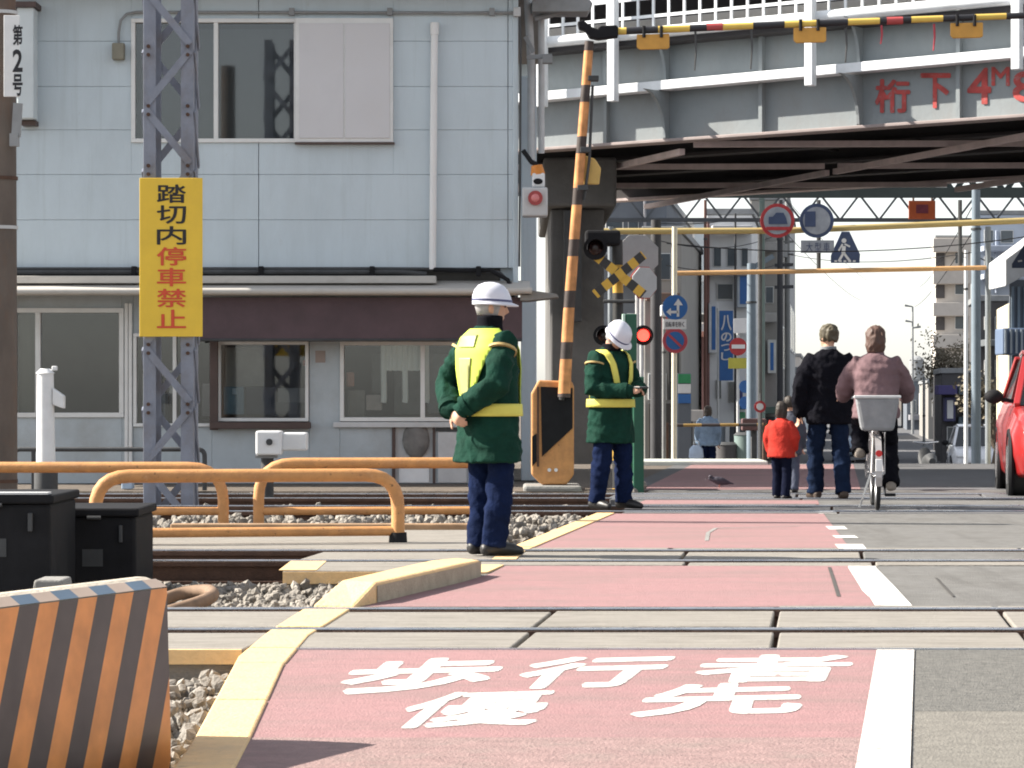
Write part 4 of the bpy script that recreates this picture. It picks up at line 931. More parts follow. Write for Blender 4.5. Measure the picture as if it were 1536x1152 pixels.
# ------------------------------------------------------------------ street signs, poles
DQ = 58.0
sp = thing('traffic_sign_post', 'pale post with blue arrow sign, small plate and no parking sign', 'traffic sign', (X(1012, DQ), DQ, zg(DQ)))
MB().tube([(X(1011, DQ), DQ, zg(DQ)), P(1012, 340, DQ)], .055, 12).build('post', mat('post_cream', (.62, .58, .47), .5, .1), sp, smooth=True)
m_sblue = mat('sign_blue', (.03, .12, .34), .45, .1)
MB().disc(P(1012.5, 461, DQ-.07), (0, 1, 0), .255, .02).build('arrow_disc', m_sblue, sp, smooth=True)
ar = MB()
for a, b, w in (((1017, 475), (1017, 456), .05), ((1003, 468), (1017, 468), .05)): ar.beam(P(*a, DQ-.085), P(*b, DQ-.085), w, .006, up=(0, 1, 0))
ar.prism([(X(a, DQ), Z(b, DQ)) for a, b in ((1010, 458), (1017, 448), (1024, 458))], (0, DQ-.088, 0), (1, 0, 0), (0, 0, 1), (0, 1, 0), .006)
ar.prism([(X(a, DQ), Z(b, DQ)) for a, b in ((1006, 462), (1006, 474), (999, 468))], (0, DQ-.088, 0), (1, 0, 0), (0, 0, 1), (0, 1, 0), .006)
ar.build('arrow_symbol', m_swht, sp)
MB().box(X(995, DQ), X(1029, DQ), DQ-.08, DQ-.06, Z(494, DQ), Z(479, DQ)).build('plate', m_swht, sp, bevel=.003)
for i, ch in enumerate('自転車を除く'): letter(ch, facing_quad(998.5+i*4.8, 482.5, 1002.7+i*4.8, 490.5, DQ-.083), m_ink, sp, 'lettering', .01)
MB().disc(P(1012.5, 511, DQ-.07), (0, 1, 0), .255, .02).build('no_parking_rim', mat('sign_red2', (.42, .06, .08), .45), sp, smooth=True)
MB().disc(P(1012.5, 511, DQ-.085), (0, 1, 0), .185, .012).build('no_parking_face', m_sblue, sp, smooth=True)
MB().beam(P(1003, 502, DQ-.095), P(1022, 520, DQ-.095), .05, .008, up=(0, 1, 0)).build('slash', mat('sign_red2', (.42, .06, .08)), sp)
def pole(label, px, wpx, top, d, m, extra=None, name='street_pole', cat='pole'):
    o = thing(name, label, cat, (X(px, d), d, zg(d)), group='poles along the street')
    r = wpx*d/F/2
    MB().tube([(X(px, d), d, zg(d)-.05), P(px, (top+YH)/2, d), P(px, top, d)], [r*1.05, r, r*.9], 14).build('shaft', m, o, smooth=True)
    MB().tube([P(px, top+60, d), P(px, top+57, d)], r*1.15, 14).build('band', m_dark, o, smooth=True)
    return o
m_pcon = mat('pole_concrete', (.20, .205, .205), .8, .15, 2); m_pdk = mat('pole_dark', (.045, .045, .05), .7, .2, 2); m_pblue = mat('pole_blue_grey', (.15, .19, .23), .6, .15, 2); m_pgrn = mat('pole_green_grey', (.14, .19, .18), .7, .15, 2)
pole('dark brown street pole left of the blue arrow sign', 984, 17, 330, 64, m_pdk)
p = pole('blue grey street pole with slanted arm right of the blue banner', 1127, 14, 395, 70, m_pblue)
MB().beam(P(1128, 402, 70), P(1160, 384, 70), .12, .12).build('slanted_arm', m_pblue, p)
pole('green grey pole beside the red coated child', 1143, 9, 290, 66, m_pgrn)
p = pole('black street pole right of the blue grey one', 1170, 9, 300, 88, m_pdk)
for y in (398, 431): MB().beam(P(1162, y, 88), P(1190, y-1, 88), .08, .10).build('cross_arm', m_pdk, p)
p = pole('utility pole with many cross arms at the edge of the sky', 1181, 8, 285, 110, m_pcon)
for y in (361, 380): MB().box(X(1158, 110), X(1190, 110), 109.9, 110.1, Z(y+3, 110), Z(y, 110)).build('cross_arm', m_pcon, p)
MB().tube([P(1168, 386, 110), P(1168, 366, 110)], .36, 12).build('transformer', m_grey, p, smooth=True)
pole('grey utility pole in front of the right hand apartment tower', 1464, 14, 285, 62, m_pblue)
pole('slim white pole next to the grey utility pole on the right', 1449, 6, 375, 64, m_wht)
# small round red sign, blue banner
st = thing('traffic_sign_post', 'red round sign with yellow plate in front of the blue banner', 'traffic sign', (X(1107, 74), 74, zg(74)))
MB().tube([(X(1107, 74), 74, zg(74)), P(1107, 480, 74)], .04, 10).build('post', m_lgrey, st, smooth=True)
MB().disc(P(1107, 520, 73.9), (0, 1, 0), .23, .02).build('red_disc', m_sred, st, smooth=True)
MB().box(X(1097, 74), X(1117, 74), 73.87, 73.885, Z(523, 74), Z(517, 74)).build('white_bar', m_swht, st)
MB().box(X(1092, 74), X(1120, 74), 73.9, 73.92, Z(553, 74), Z(537, 74)).build('yellow_plate', mat('plate_olive', (.40, .37, .06), .5), st, bevel=.004)
MB().box(X(1100, 74), X(1120, 74), 73.9, 73.92, Z(500, 74), Z(478, 74)).build('white_plate', m_swht, st, bevel=.004)
bn = thing('shop_banner', 'tall blue shop banner with white characters', 'banner', P(1089, 570, 80))
MB().box(X(1079, 80), X(1099.5, 80), 79.97, 80.03, Z(571, 80), Z(466, 80)).build('cloth', m_sblue, bn, bevel=.004)
for ch, y0, y1 in (('八', 473, 495), ('の', 499, 512), ('つ', 516, 526), ('し', 529, 540)): bold(ch, facing_quad(1082, y0, 1097, y1, 79.96), m_swht, bn, 'lettering', .03, (0, -.0008, 0))
MB().tube([P(1077, 462, 80), P(1077, 690, 80)], .03, 8).build('banner_pole', m_lgrey, bn)

# ------------------------------------------------------------------ street buildings
m_win = mat('far_glass', (.06, .075, .09), .15, .2, 1, spec=.6)
SHR = .1126
def block(label, x0, x1, y0, y1, top, m, wins=(), side=(), name='street_building', base=None, parapet=True):
    """x0,x1: photo columns of the front; y0,y1 depth; wins: (px0,py0,px1,py1) on the front"""
    zb_ = -1.35 if y0 > 60 else -.1
    a, b = X(x0, y0), X(x1, y0); zt = Z(top, y0)
    o = thing(name, label, 'building', ((a+b)/2, y0, zb_))
    kx = SHR*(y1-y0)                                      # side walls follow the street
    MB().prism([(a, y0), (b, y0), (b+kx, y1), (a+kx, y1)], (0, 0, zb_), (1, 0, 0), (0, 1, 0), (0, 0, 1), zt-zb_).build('wall', m, o, bevel=.03)
    if parapet: MB().prism([(a-.06, y0-.06), (b+.06, y0-.06), (b+kx+.06, y1+.06), (a+kx-.06, y1+.06)], (0, 0, zt+.001), (1, 0, 0), (0, 1, 0), (0, 0, 1), .18).build('roof', m_grey, o, bevel=.02)
    for (p0, q0, p1, q1) in wins:
        w = MB().box(X(p0, y0), X(p1, y0), y0-.06, y0-.002, Z(q1, y0), Z(q0, y0)).build('window', m_alu, o, bevel=.01)
        e = (X(p1, y0)-X(p0, y0))*.06
        MB().box(X(p0, y0)+e, X(p1, y0)-e, y0-.075, y0-.061, Z(q1, y0)+e, Z(q0, y0)-e).build('pane', m_win, w)
    for (s0, s1, z0, z1) in side:                          # windows on the street side: depth range, height range
        c = b if x0 < 1250 else a; sg_ = 1 if x0 < 1250 else -1
        q0, q1 = c+SHR*(s0-y0), c+SHR*(s1-y0)
        w = MB().prism([(q0+sg_*.002, s0), (q1+sg_*.002, s1), (q1+sg_*.06, s1), (q0+sg_*.06, s0)], (0, 0, z0), (1, 0, 0), (0, 1, 0), (0, 0, 1), z1-z0).build('window', m_alu, o, bevel=.01)
        MB().prism([(q0+sg_*.061, s0+.08), (q1+sg_*.061, s1-.08), (q1+sg_*.075, s1-.08), (q0+sg_*.075, s0+.08)], (0, 0, z0+.08), (1, 0, 0), (0, 1, 0), (0, 0, 1), z1-z0-.16).build('pane', m_win, w)
    return o
m_b1 = mat('facade_blue_grey', (.38, .43, .48), .75, .08, 1, dirt=(.28, .3, .33), damt=.5, dscale=.6)
m_b2 = mat('facade_white', (.62, .63, .64), .7, .06, 1, dirt=(.45, .45, .45), damt=.4, dscale=.6)
m_b3 = mat('facade_taupe', (.26, .25, .235), .8, .12, 1, dirt=(.17, .16, .15), damt=.5, dscale=.5)
m_b4 = mat('facade_maroon', (.11, .06, .06), .8, .2, 1)
m_b5 = mat('facade_slate', (.12, .135, .16), .8, .15, 1)
m_b6 = mat('facade_beige', (.47, .44, .41), .75, .08, 1, dirt=(.36, .33, .31), damt=.4, dscale=.4)
m_b7 = mat('facade_dark', (.075, .072, .075), .85, .25, .8)
block('slate grey warehouse beside the bridge pier', 900, 1000, 76, 90, 300, m_b5, [(908, 330, 935, 352), (942, 330, 958, 352), (912, 470, 930, 500), (940, 470, 960, 500)])
block('brown building between the slate warehouse and the pale house', 966, 1022, 74.5, 86, 350, m_b3, [(990, 380, 1006, 420), (972, 560, 1000, 600)])
h = block('pale blue grey house with maroon ground floor left of the blue banner', 1018, 1058, 92, 104, 335, m_b1, [(1026, 372, 1036, 398), (1042, 372, 1052, 398), (1028, 430, 1050, 460)])
MB().box(X(1018, 92)-.02, X(1058, 92)+.02, 91.85, 91.998, -1.35, Z(506, 92)).build('maroon_front', m_b4, h, bevel=.02)
MB().box(X(1036, 92), X(1046, 92), 91.78, 91.848, Z(600, 92), Z(520, 92)).build('shop_window', m_b1, h)
h = block('white rendered shop carrying the blue banner', 1060, 1128, 84, 100, 322, m_b2, [(1074, 570, 1082, 598), (1092, 572, 1105, 604), (1070, 372, 1082, 400), (1090, 372, 1106, 400), (1112, 372, 1122, 400), (1075, 425, 1100, 450)])
MB().box(X(1073, 84), X(1090, 84), 83.9, 83.998, -1.35, Z(640, 84)).build('doorway', m_b1, h, bevel=.01)
for q in (1072, 1090): MB().box(X(q, 84)-.06, X(q, 84)+.06, 83.7, 83.88, -1.35, Z(638, 84)).build('door_post', m_b2, h)
m_leaf = mat('sign_leaf', (.10, .32, .17), .6)
MB().box(X(1107, 84), X(1120, 84), 83.95, 83.999, Z(628, 84), Z(618, 84)).build('green_sign', m_leaf, h)
block('taupe three storey building with stacked side windows on the left of the street', 1126, 1166, 98, 118, 300, m_b3, [(1132, 330, 1142, 350), (1148, 330, 1160, 350), (1132, 430, 1142, 455), (1148, 430, 1160, 455)], [(100, 103, 2, 3.6), (106, 109, 2, 3.6), (112, 115, 2, 3.6)])
block('tall grey building whose edge meets the sky on the left', 1150, 1182, 122, 145, 296, m_pcon if False else mat('facade_grey', (.33, .34, .35), .8, .1, 1), [(1160, 340, 1168, 354), (1172, 340, 1179, 354), (1160, 470, 1168, 486), (1172, 470, 1179, 486)], [(125, 128, 3, 5), (131, 134, 3, 5), (138, 141, 3, 5)])
block('lower beige building farther down the left side', 1178, 1200, 150, 175, 535, m_b6, [(1183, 550, 1188, 562), (1191, 550, 1196, 562)])
block('small blue grey house at the far end of the left side', 1192, 1212, 190, 205, 585, m_b1, [(1196, 595, 1202, 606)])
# clutter in front of the left shops
vm = thing('vending_machine', 'white green and blue vending machine behind the no parking sign', 'vending machine', (X(1027, 66), 66, zg(66)))
MB().box(X(1016, 66), X(1037, 66), 66, 66.6, zg(66), Z(560, 66)).build('cabinet', m_b5, vm, bevel=.03)
for (a, b, m) in ((561, 575, mat('vm_green', (.03, .22, .09), .4)), (576, 590, m_swht), (591, 605, m_sblue)): MB().box(X(1017, 66), X(1036, 66), 65.94, 65.998, Z(b, 66), Z(a, 66)).build('front_panel', m, vm, bevel=.01)
bx2 = thing('cardboard_sign', 'pale rectangular board standing on the left pavement', 'board', (X(1045, 68), 68, zg(68)))
MB().box(X(1036, 68), X(1055, 68), 68, 68.08, Z(632, 68), Z(615, 68)).build('face', mat('board_grey', (.42, .40, .39), .7), bx2, bevel=.01)
for q in (1038, 1053): MB().box(X(q, 68)-.02, X(q, 68)+.02, 68.02, 68.06, zg(68), Z(632, 68)).build('leg', m_dark, bx2)
for label, px, h_, m in (('dark waste bin cluster against the shop front', 1090, .95, m_b7), ('green grey bin by the green pole', 1118, 1.2, m_pgrn)):
    o = thing('waste_bin', label, 'bin', (X(px, 72), 72, zg(72)))
    MB().tube([(X(px, 72), 72, zg(72)), (X(px, 72), 72, zg(72)+h_)], [.24, .29], 14).build('body', m, o, smooth=True)
    MB().tube([(X(px, 72), 72, zg(72)+h_+.001), (X(px, 72), 72, zg(72)+h_+.07)], [.31, .22], 14).build('lid', m_dark, o, smooth=True)
fb = thing('road_barrier', 'thin brown and yellow barrier pole across the left pavement', 'barrier', (X(1080, 62), 62, zg(62)))
MB().tube([P(998, 638, 62), P(1150, 637, 62)], .035, 10).build('bar', stripes('far_bar', [(.30, .19, .06), (.05, .04, .04)], (1, 0, 0), .8, .6), fb, smooth=True)
for q in (1000, 1146): MB().tube([(X(q, 62), 62, zg(62)), P(q, 634, 62)], .045, 10).build('post', m_rust, fb, smooth=True)
bs = thing('cabinet', 'maroon street cabinet at the end of the thin barrier', 'cabinet', (X(1132, 63), 63, zg(63)))
MB().box(X(1114, 63), X(1150, 63), 63, 63.5, Z(646, 63), Z(628, 63)).build('body', m_b4, bs, bevel=.03)
MB().box(X(1128, 63), X(1136, 63), 63.1, 63.4, zg(63), Z(646, 63)).build('stand', m_dark, bs)

# right side
h = block('beige apartment tower with stacked balconies on the right', 1404, 1456, 250, 262, 356, m_b6, [(1432, 376, 1446, 396), (1432, 425, 1446, 442), (1432, 474, 1446, 494)])
for y in (352, 400, 448, 496, 545):
    a, b = X(1399, 249), X(1456, 249)
    MB().box(a, b, 248.6, 249.9, Z(y+26, 249), Z(y+6, 249)).build('balcony', m_b6, h, bevel=.03)
    MB().box(X(1404.5, 249.5), X(1418, 249.5), 249.85, 249.99, Z(y+47, 249.5), Z(y+27, 249.5)).build('balcony_recess', m_b7, h)
block('low dark grey house with small roof tower in the far middle', 1360, 1400, 190, 205, 572, m_b5, [(1366, 600, 1374, 620), (1384, 600, 1392, 620)])
tw = thing('water_tank', 'small grey rooftop tank tower above the far grey house', 'tank', P(1375, 568, 195))
MB().tube([P(1375, 568, 195), P(1375, 540, 195)], [.55, .5], 12).tube([P(1375, 540, 195), P(1375, 534, 195)], [.55, .2], 12).build('tank', m_grey, tw, smooth=True)
MB().box(X(1366, 195), X(1384, 195), 194.5, 195.5, Z(572, 195), Z(568.2, 195)).build('base', m_dark, tw)
lp = thing('street_lamp', 'thin street lamp rising against the white sky', 'street lamp', (X(1369, 170), 170, -1.3))
MB().tube([(X(1369, 170), 170, -1.3), P(1369, 460, 170)], [.09, .05], 8).build('shaft', m_grey, lp)
for y, x in ((458, 1357), (481, 1358), (490, 1381)): MB().tube([P(1369, y+2, 170), P(x, y, 170)], [.04, .07], 8).build('lamp_arm', m_grey, lp)
block('grey flat roofed house low on the horizon between the walkers', 1276, 1345, 200, 215, 566, m_b1, [(1284, 580, 1296, 600), (1306, 580, 1318, 600), (1328, 580, 1338, 600)])
h = block('grey low shop right of the cyclist in the distance', 1392, 1424, 150, 165, 575, m_b3, [(1398, 600, 1408, 625)])
h = block('dark shopfront with purple awnings on the right side', 1412, 1500, 98, 104, 560, m_b7, [(1420, 640, 1440, 670), (1450, 640, 1476, 670)])
for a, b, c in ((1404, 1432, (.07, .06, .17)), (1434, 1450, (.10, .13, .15)), (1452, 1472, (.06, .05, .10))):
    MB().box(X(a, 97.6), X(b, 97.6), 97.0, 97.95, Z(592, 97.6), Z(578, 97.6)).build('awning', mat('awning_%d' % a, c, .8), h, bevel=.02)
block('tall dark shaded building behind the grey utility pole', 1466, 1512, 84, 89, 452, m_b7, [(1476, 475, 1486, 495), (1492, 475, 1502, 495), (1476, 540, 1486, 565), (1492, 540, 1502, 565)])
block('pale blue distant building high behind the right hand house', 1468, 1640, 118, 124, 322, mat('facade_pale_blue', (.42, .47, .55), .7, .08, 1), [(1476, 345, 1490, 365), (1500, 345, 1520, 365), (1476, 385, 1490, 405), (1500, 385, 1520, 405)])
# right-hand house with blue balcony and white gable
DR = 56.0
h = thing('street_house', 'cream house with white gable and blue balcony at the right edge', 'building', (X(1540, DR), DR, zg(DR)-.3))
m_cream = mat('facade_cream', (.60, .54, .40), .75, .08, 1)
MB().prism([(X(1512, DR), DR), (X(1720, DR), DR), (X(1720, DR)+.45, DR+4), (X(1512, DR)+.45, DR+4)], (0, 0, zg(DR)-.5), (1, 0, 0), (0, 1, 0), (0, 0, 1), Z(455, DR)-zg(DR)+.5).build('wall', m_cream, h, bevel=.02)
MB().box(X(1514, DR), X(1725, DR), DR-.06, DR-.002, zg(DR)-.5, Z(420, DR)).build('front_cladding', m_b5, h)
for k in range(6):
    q = 1516+k*9; MB().box(X(q, DR), X(q+4, DR), DR-.10, DR-.062, Z(660, DR), Z(430, DR)).build('cladding_slat', m_pblue, h)
MB().prism([(X(a, DR), Z(b, DR)) for a, b in ((1496, 392), (1560, 345), (1720, 335), (1720, 378), (1560, 398), (1496, 432))], (0, DR-.9, 0), (1, 0, 0), (0, 0, 1), (0, 1, 0), 1.9).build('gable', m_lgrey, h, bevel=.02)
bal = MB().box(X(1504, DR-1), X(1725, DR-1), DR-1.0, DR-.11, Z(532, DR-1), Z(492, DR-1)).build('balcony', mat('balcony_blue', (.10, .14, .22), .6, .1), h, bevel=.03)
for k in range(8): q = 1507+k*8; MB().box(X(q, DR-1), X(q+3, DR-1), DR-1.03, DR-1.001, Z(530, DR-1), Z(494, DR-1)).build('balcony_rib', m_b1, bal)
o = thing('triangle_sign', 'dark blue crossing sign cut off by the right edge', 'sign', P(1540, 385, 50))
MB().prism([(X(a, 50), Z(b, 50)) for a, b in ((1518, 396), (1518, 402), (1562, 402), (1562, 390), (1546, 364), (1538, 364))], (0, 50, 0), (1, 0, 0), (0, 0, 1), (0, 1, 0), .03).build('plate', m_sdark, o, bevel=.01)
MB().beam(P(1527, 392, 49.99), P(1533, 391, 49.99), .03, .01, up=(0, 1, 0)).build('white_mark', m_swht, o)
MB().tube([P(1545, 402, 50.05), (X(1545, 50), 50.05, zg(50))], .05, 10).build('post', m_lgrey, o)
# wires over the street
for i, (a, b) in enumerate((((1000, 365, 58), (1560, 352, 58)), ((1182, 381, 100), (1464, 378, 62)), ((1000, 398, 66), (1180, 392, 100)), ((1464, 385, 62), (1600, 380, 62)))):
    o = thing('overhead_wire', ('long thin wire over the street near the frame', 'thin wire from the left utility pole to the right one', 'short wire between the left street poles', 'wire leaving the right utility pole to the edge')[i], 'wire', P(*a), group='wires over the street')
    A, Bq = P(*a), P(*b); pts = [A.lerp(Bq, t/10)-Vector((0, 0, .25*4*(t/10)*(1-t/10))) for t in range(11)]
    MB().tube(pts, .012, 5).build('strand', m_black, o)
# roadside kerbs of the far street
m_kp = mat('kerb_pale', (.55, .57, .53), .8, .1, 2)
kb = thing('pavement_kerb', 'pale kerb strip along the left pavement behind the crossing', 'kerb', (X(1040, 42), 42, 0))
MB().box(X(940, 42.2), X(1152, 42.2), 42.2, 43.6, -.1, .06).build('kerb_stone', m_kp, kb, bevel=.02)
# ------------------------------------------------------------------ clutter that belongs to the street buildings
def by_label(t): return [o for o in bpy.data.objects if o.get('label', '').startswith(t)][0]
def fit(o, y0, items):
    """boxes fixed to a front wall: (px0, py0, px1, py1, projection, colour, name)"""
    for i, (a, b, c, d_, pr_, col, nm) in enumerate(items):
        m = mat('fit_%02d%02d%02d' % tuple(int(q*99) for q in col), col, .6, .15, 3)
        f = MB().box(X(a, y0), X(c, y0), y0-.08-pr_, y0-.079, Z(d_, y0), Z(b, y0)).build(nm, m, o, bevel=.02)
        if nm == 'air_conditioner': MB().disc(Vector(((X(a, y0)+X(c, y0))/2, y0-.085-pr_, (Z(b, y0)+Z(d_, y0))/2)), (0, 1, 0), abs(Z(b, y0)-Z(d_, y0))*.38, .01, 16).build('fan_grille', m_dark, f)
        if nm == 'shop_sign': MB().box(X(a, y0)+.08, X(c, y0)-.08, y0-.09-pr_, y0-.081-pr_, Z(d_, y0)+.1, Z(b, y0)-.1).build('sign_face', m_swht if sum(col) < 1 else m_sblue, f)
fit(by_label('slate grey warehouse'), 76, [(905, 380, 960, 384, .3, (.2, .22, .24), 'ledge'), (930, 410, 944, 428, .4, (.5, .5, .5), 'air_conditioner'), (965, 300, 969, 690, .1, (.25, .25, .27), 'downpipe'), (902, 520, 965, 530, .5, (.12, .10, .09), 'awning'), (944, 540, 962, 690, .02, (.03, .03, .035), 'shutter'), (908, 560, 934, 690, .02, (.05, .05, .06), 'shutter')])
fit(by_label('brown building'), 74.5, [(968, 440, 1018, 452, .4, (.14, .09, .07), 'awning'), (990, 470, 1000, 520, .3, (.45, .1, .1), 'shop_sign'), (1002, 520, 1018, 600, .05, (.03, .03, .03), 'shutter'), (972, 605, 1016, 690, .05, (.04, .035, .03), 'shutter'), (1006, 440, 1012, 500, .2, (.35, .36, .4), 'downpipe')])
fit(by_label('pale blue grey house'), 92, [(1020, 410, 1056, 424, .8, (.33, .36, .40), 'balcony'), (1022, 345, 1030, 360, .4, (.55, .55, .55), 'air_conditioner'), (1048, 470, 1056, 486, .4, (.55, .55, .55), 'air_conditioner'), (1019, 498, 1057, 506, .9, (.25, .12, .1), 'awning'), (1038, 340, 1041, 506, .1, (.5, .5, .5), 'downpipe')])
fit(by_label('white rendered shop'), 84, [(1062, 408, 1126, 414, .5, (.45, .45, .46), 'ledge'), (1062, 455, 1076, 530, .3, (.55, .56, .58), 'shop_sign'), (1104, 410, 1124, 462, .35, (.36, .40, .44), 'shop_sign'), (1066, 340, 1126, 352, .7, (.5, .5, .52), 'balcony'), (1110, 480, 1118, 500, .4, (.6, .6, .6), 'air_conditioner'), (1060, 330, 1064, 640, .1, (.18, .09, .08), 'downpipe'), (1108, 575, 1120, 600, .4, (.05, .06, .18), 'shop_sign'), (1108, 604, 1118, 614, .4, (.04, .16, .32), 'shop_sign'), (1094, 640, 1124, 690, .05, (.06, .065, .07), 'shutter')])
fit(by_label('taupe three storey'), 98, [(1128, 365, 1164, 378, .9, (.3, .29, .28), 'balcony'), (1128, 470, 1164, 484, .9, (.3, .29, .28), 'balcony'), (1130, 395, 1138, 410, .4, (.5, .5, .5), 'air_conditioner'), (1150, 510, 1162, 560, .4, (.5, .5, .48), 'shop_sign'), (1130, 560, 1146, 600, .4, (.25, .05, .05), 'shop_sign'), (1128, 610, 1164, 620, 1.0, (.08, .12, .10), 'awning'), (1130, 625, 1162, 690, .05, (.05, .05, .05), 'shutter')])
fit(by_label('tall grey building'), 122, [(1152, 390, 1181, 398, .9, (.38, .38, .38), 'balcony'), (1152, 430, 1181, 438, .9, (.38, .38, .38), 'balcony'), (1152, 520, 1181, 528, .9, (.38, .38, .38), 'balcony'), (1168, 548, 1180, 590, .5, (.35, .42, .5), 'shop_sign'), (1154, 600, 1180, 610, .9, (.3, .12, .1), 'awning')])
fit(by_label('lower beige building'), 150, [(1180, 575, 1199, 582, .9, (.3, .34, .45), 'awning'), (1186, 588, 1196, 620, .4, (.4, .42, .5), 'shop_sign')])
fit(by_label('dark shopfront'), 98, [(1414, 596, 1430, 632, .4, (.06, .06, .14), 'shop_sign'), (1452, 600, 1462, 630, .4, (.3, .28, .25), 'shop_sign'), (1478, 580, 1496, 600, .4, (.12, .17, .17), 'shop_sign'), (1436, 625, 1448, 690, .2, (.10, .14, .17), 'shutter'), (1466, 664, 1480, 674, .6, (.45, .30, .2), 'shop_sign')])
fit(by_label('tall dark shaded'), 84, [(1470, 510, 1508, 520, .8, (.12, .13, .14), 'balcony'), (1470, 580, 1508, 590, .8, (.12, .13, .14), 'balcony'), (1476, 600, 1488, 640, .4, (.10, .14, .15), 'shop_sign'), (1494, 610, 1504, 650, .4, (.14, .12, .11), 'shop_sign')])
fit(by_label('low dark grey house'), 190, [(1362, 622, 1398, 630, 1.0, (.2, .2, .22), 'awning'), (1378, 590, 1382, 622, .3, (.5, .5, .5), 'downpipe')])
fit(by_label('pale blue distant'), 118, [(1470, 370, 1530, 378, .9, (.36, .40, .48), 'balcony'), (1470, 412, 1530, 420, .9, (.36, .40, .48), 'balcony'), (1492, 346, 1496, 440, .2, (.3, .34, .42), 'downpipe')])
# more street furniture
pole('thin rusty pole standing between the pale house and the white shop', 1058, 5, 300, 76, mat('pole_rust', (.12, .06, .05), .8, .2, 2))
pole('very thin dark pole just left of the green grey pole', 1103, 3.5, 320, 79, m_pdk)
p = pole('short grey pole carrying a white lamp box left of the arrow sign', 996, 6, 470, 60, m_pcon)
MB().box(X(990, 60), X(1002, 60), 59.7, 60.0, Z(475, 60), Z(458, 60)).build('lamp_box', m_wht, p, bevel=.02)
p = pole('slim dark pole with small blue signs right of the white shop', 1120, 3.5, 560, 72, m_pdk)
for y in (580, 604): MB().disc(P(1118, y, 71.9), (0, 1, 0), .16, .02).build('round_sign_face', m_sblue, p, smooth=True)
p = pole('thin pole with red and white round sign beside the children', 1141, 3.5, 590, 58, m_pdk)
MB().disc(P(1140, 610, 57.9), (0, 1, 0), .12, .02).build('round_sign_face', m_sred, p, smooth=True); MB().disc(P(1140, 610, 57.88), (0, 1, 0), .07, .02).build('round_sign_centre', m_swht, p, smooth=True)
pole('dark slim pole far down the right pavement', 1402, 4, 560, 120, m_pdk)
pole('dark slanting light pole in front of the far grey house', 1386, 4, 565, 130, m_pcon)
for i, (a, b) in enumerate((((984, 335, 64), (1181, 300, 110)), ((984, 360, 64), (1170, 350, 88)), ((1181, 300, 110), (1300, 420, 260)), ((1170, 340, 88), (1290, 450, 260)), ((1464, 300, 62), (1380, 430, 200)), ((1464, 340, 62), (1372, 460, 200)))):
    o = thing('overhead_wire', ('wire from the dark brown pole to the utility pole at the sky edge', 'lower wire from the dark brown pole to the black pole', 'wire sagging away from the left utility pole', 'wire sagging away from the black pole', 'upper wire running away from the right utility pole', 'lower wire running away from the right utility pole')[i], 'wire', P(*a), group='wires over the street')
    A_, B_ = P(*a), P(*b); MB().tube([A_.lerp(B_, t/10)-Vector((0, 0, .3*4*(t/10)*(1-t/10))) for t in range(11)], .012, 5).build('strand', m_black, o)
# bare-branched winter tree in front of the apartment tower
def winter_tree(label, px, d, h, spread, n, seed):
    rg_ = random.Random(seed); base = Vector((X(px, d), d, zg(d)))
    o = thing('street_tree', label, 'tree', base, group='winter trees on the right')
    tr = MB(); tips = []
    tr.tube([base, base+Vector((.1, 0, h*.25)), base+Vector((.0, .1, h*.45))], [.16, .12, .09], 10)
    for k in range(9):
        a = rg_.uniform(0, 6.28); st = base+Vector((0, 0, h*rg_.uniform(.25, .45))); e = st+Vector((math.cos(a)*spread*rg_.uniform(.5, 1), math.sin(a)*spread*.7, h*rg_.uniform(.2, .5)))
        mid = st.lerp(e, .5)+Vector((0, 0, h*.05)); tr.tube([st, mid, e], [.06, .04, .015], 6); tips += [mid, e]
        for q in range(3):
            e2 = mid+Vector((rg_.uniform(-1, 1), rg_.uniform(-1, 1), rg_.uniform(.1, .9)))*spread*.5; tr.tube([mid, e2], [.025, .008], 5); tips.append(e2)
    tr.build('trunk', m_wood, o, smooth=True)
    cr = MB()
    for k in range(n):
        c = rg_.choice(tips)+Vector((rg_.gauss(0, .35), rg_.gauss(0, .35), rg_.gauss(0, .3)))*spread*.6
        u = Vector((rg_.gauss(0, 1), rg_.gauss(0, 1), rg_.gauss(0, 1))).normalized(); v = u.orthogonal().normalized(); sz = rg_.uniform(.05, .11)
        cr.add([c-u*sz, c+v*sz*.6, c+u*sz, c-v*sz*.6], [(0, 1, 2, 3)])
    cr.build('crown', mat('dry_leaf', (.14, .12, .085), .85, .35, 2), o, fix=False)
winter_tree('brownish winter tree below the apartment tower balconies', 1425, 135, 5.6, 1.5, 2600, 5)
winter_tree('dark small tree beside the dark shopfront on the right', 1492, 74, 3.6, .8, 1800, 9)
# ------------------------------------------------------------------ people
m_skin = mat('skin', (.50, .29, .20), .55, .08, 12, spec=.35)
m_hair = mat('hair_dark', (.035, .027, .022), .6, .3, 20, stretch=(6, 6, 1))
m_helm = mat('helmet_white', (.60, .61, .68), .35, .03, 3, spec=.4)
m_vest = mat('vest_yellow', (.50, .62, .08), .7, .08, 9)
m_vest2 = mat('vest_lemon', (.62, .57, .11), .7, .08, 9)
m_refl = mat('vest_reflective', (.36, .37, .14), .45, .12, 9)
m_gjack = mat('jacket_green', (.006, .034, .023), .88, .3, 7, .3, 60, spec=.12)
m_navy = mat('trousers_navy', (.006, .012, .040), .95, .3, 7, .3, 60, spec=.08)
m_shoe = mat('shoe_black', (.015, .014, .014), .45, .2, 9)
m_blkj = mat('jacket_black', (.006, .006, .009), .95, .3, 7, .25, 60, spec=.06)
m_jean = mat('jeans_blue', (.008, .015, .036), .95, .3, 8, .25, 60, spec=.06)

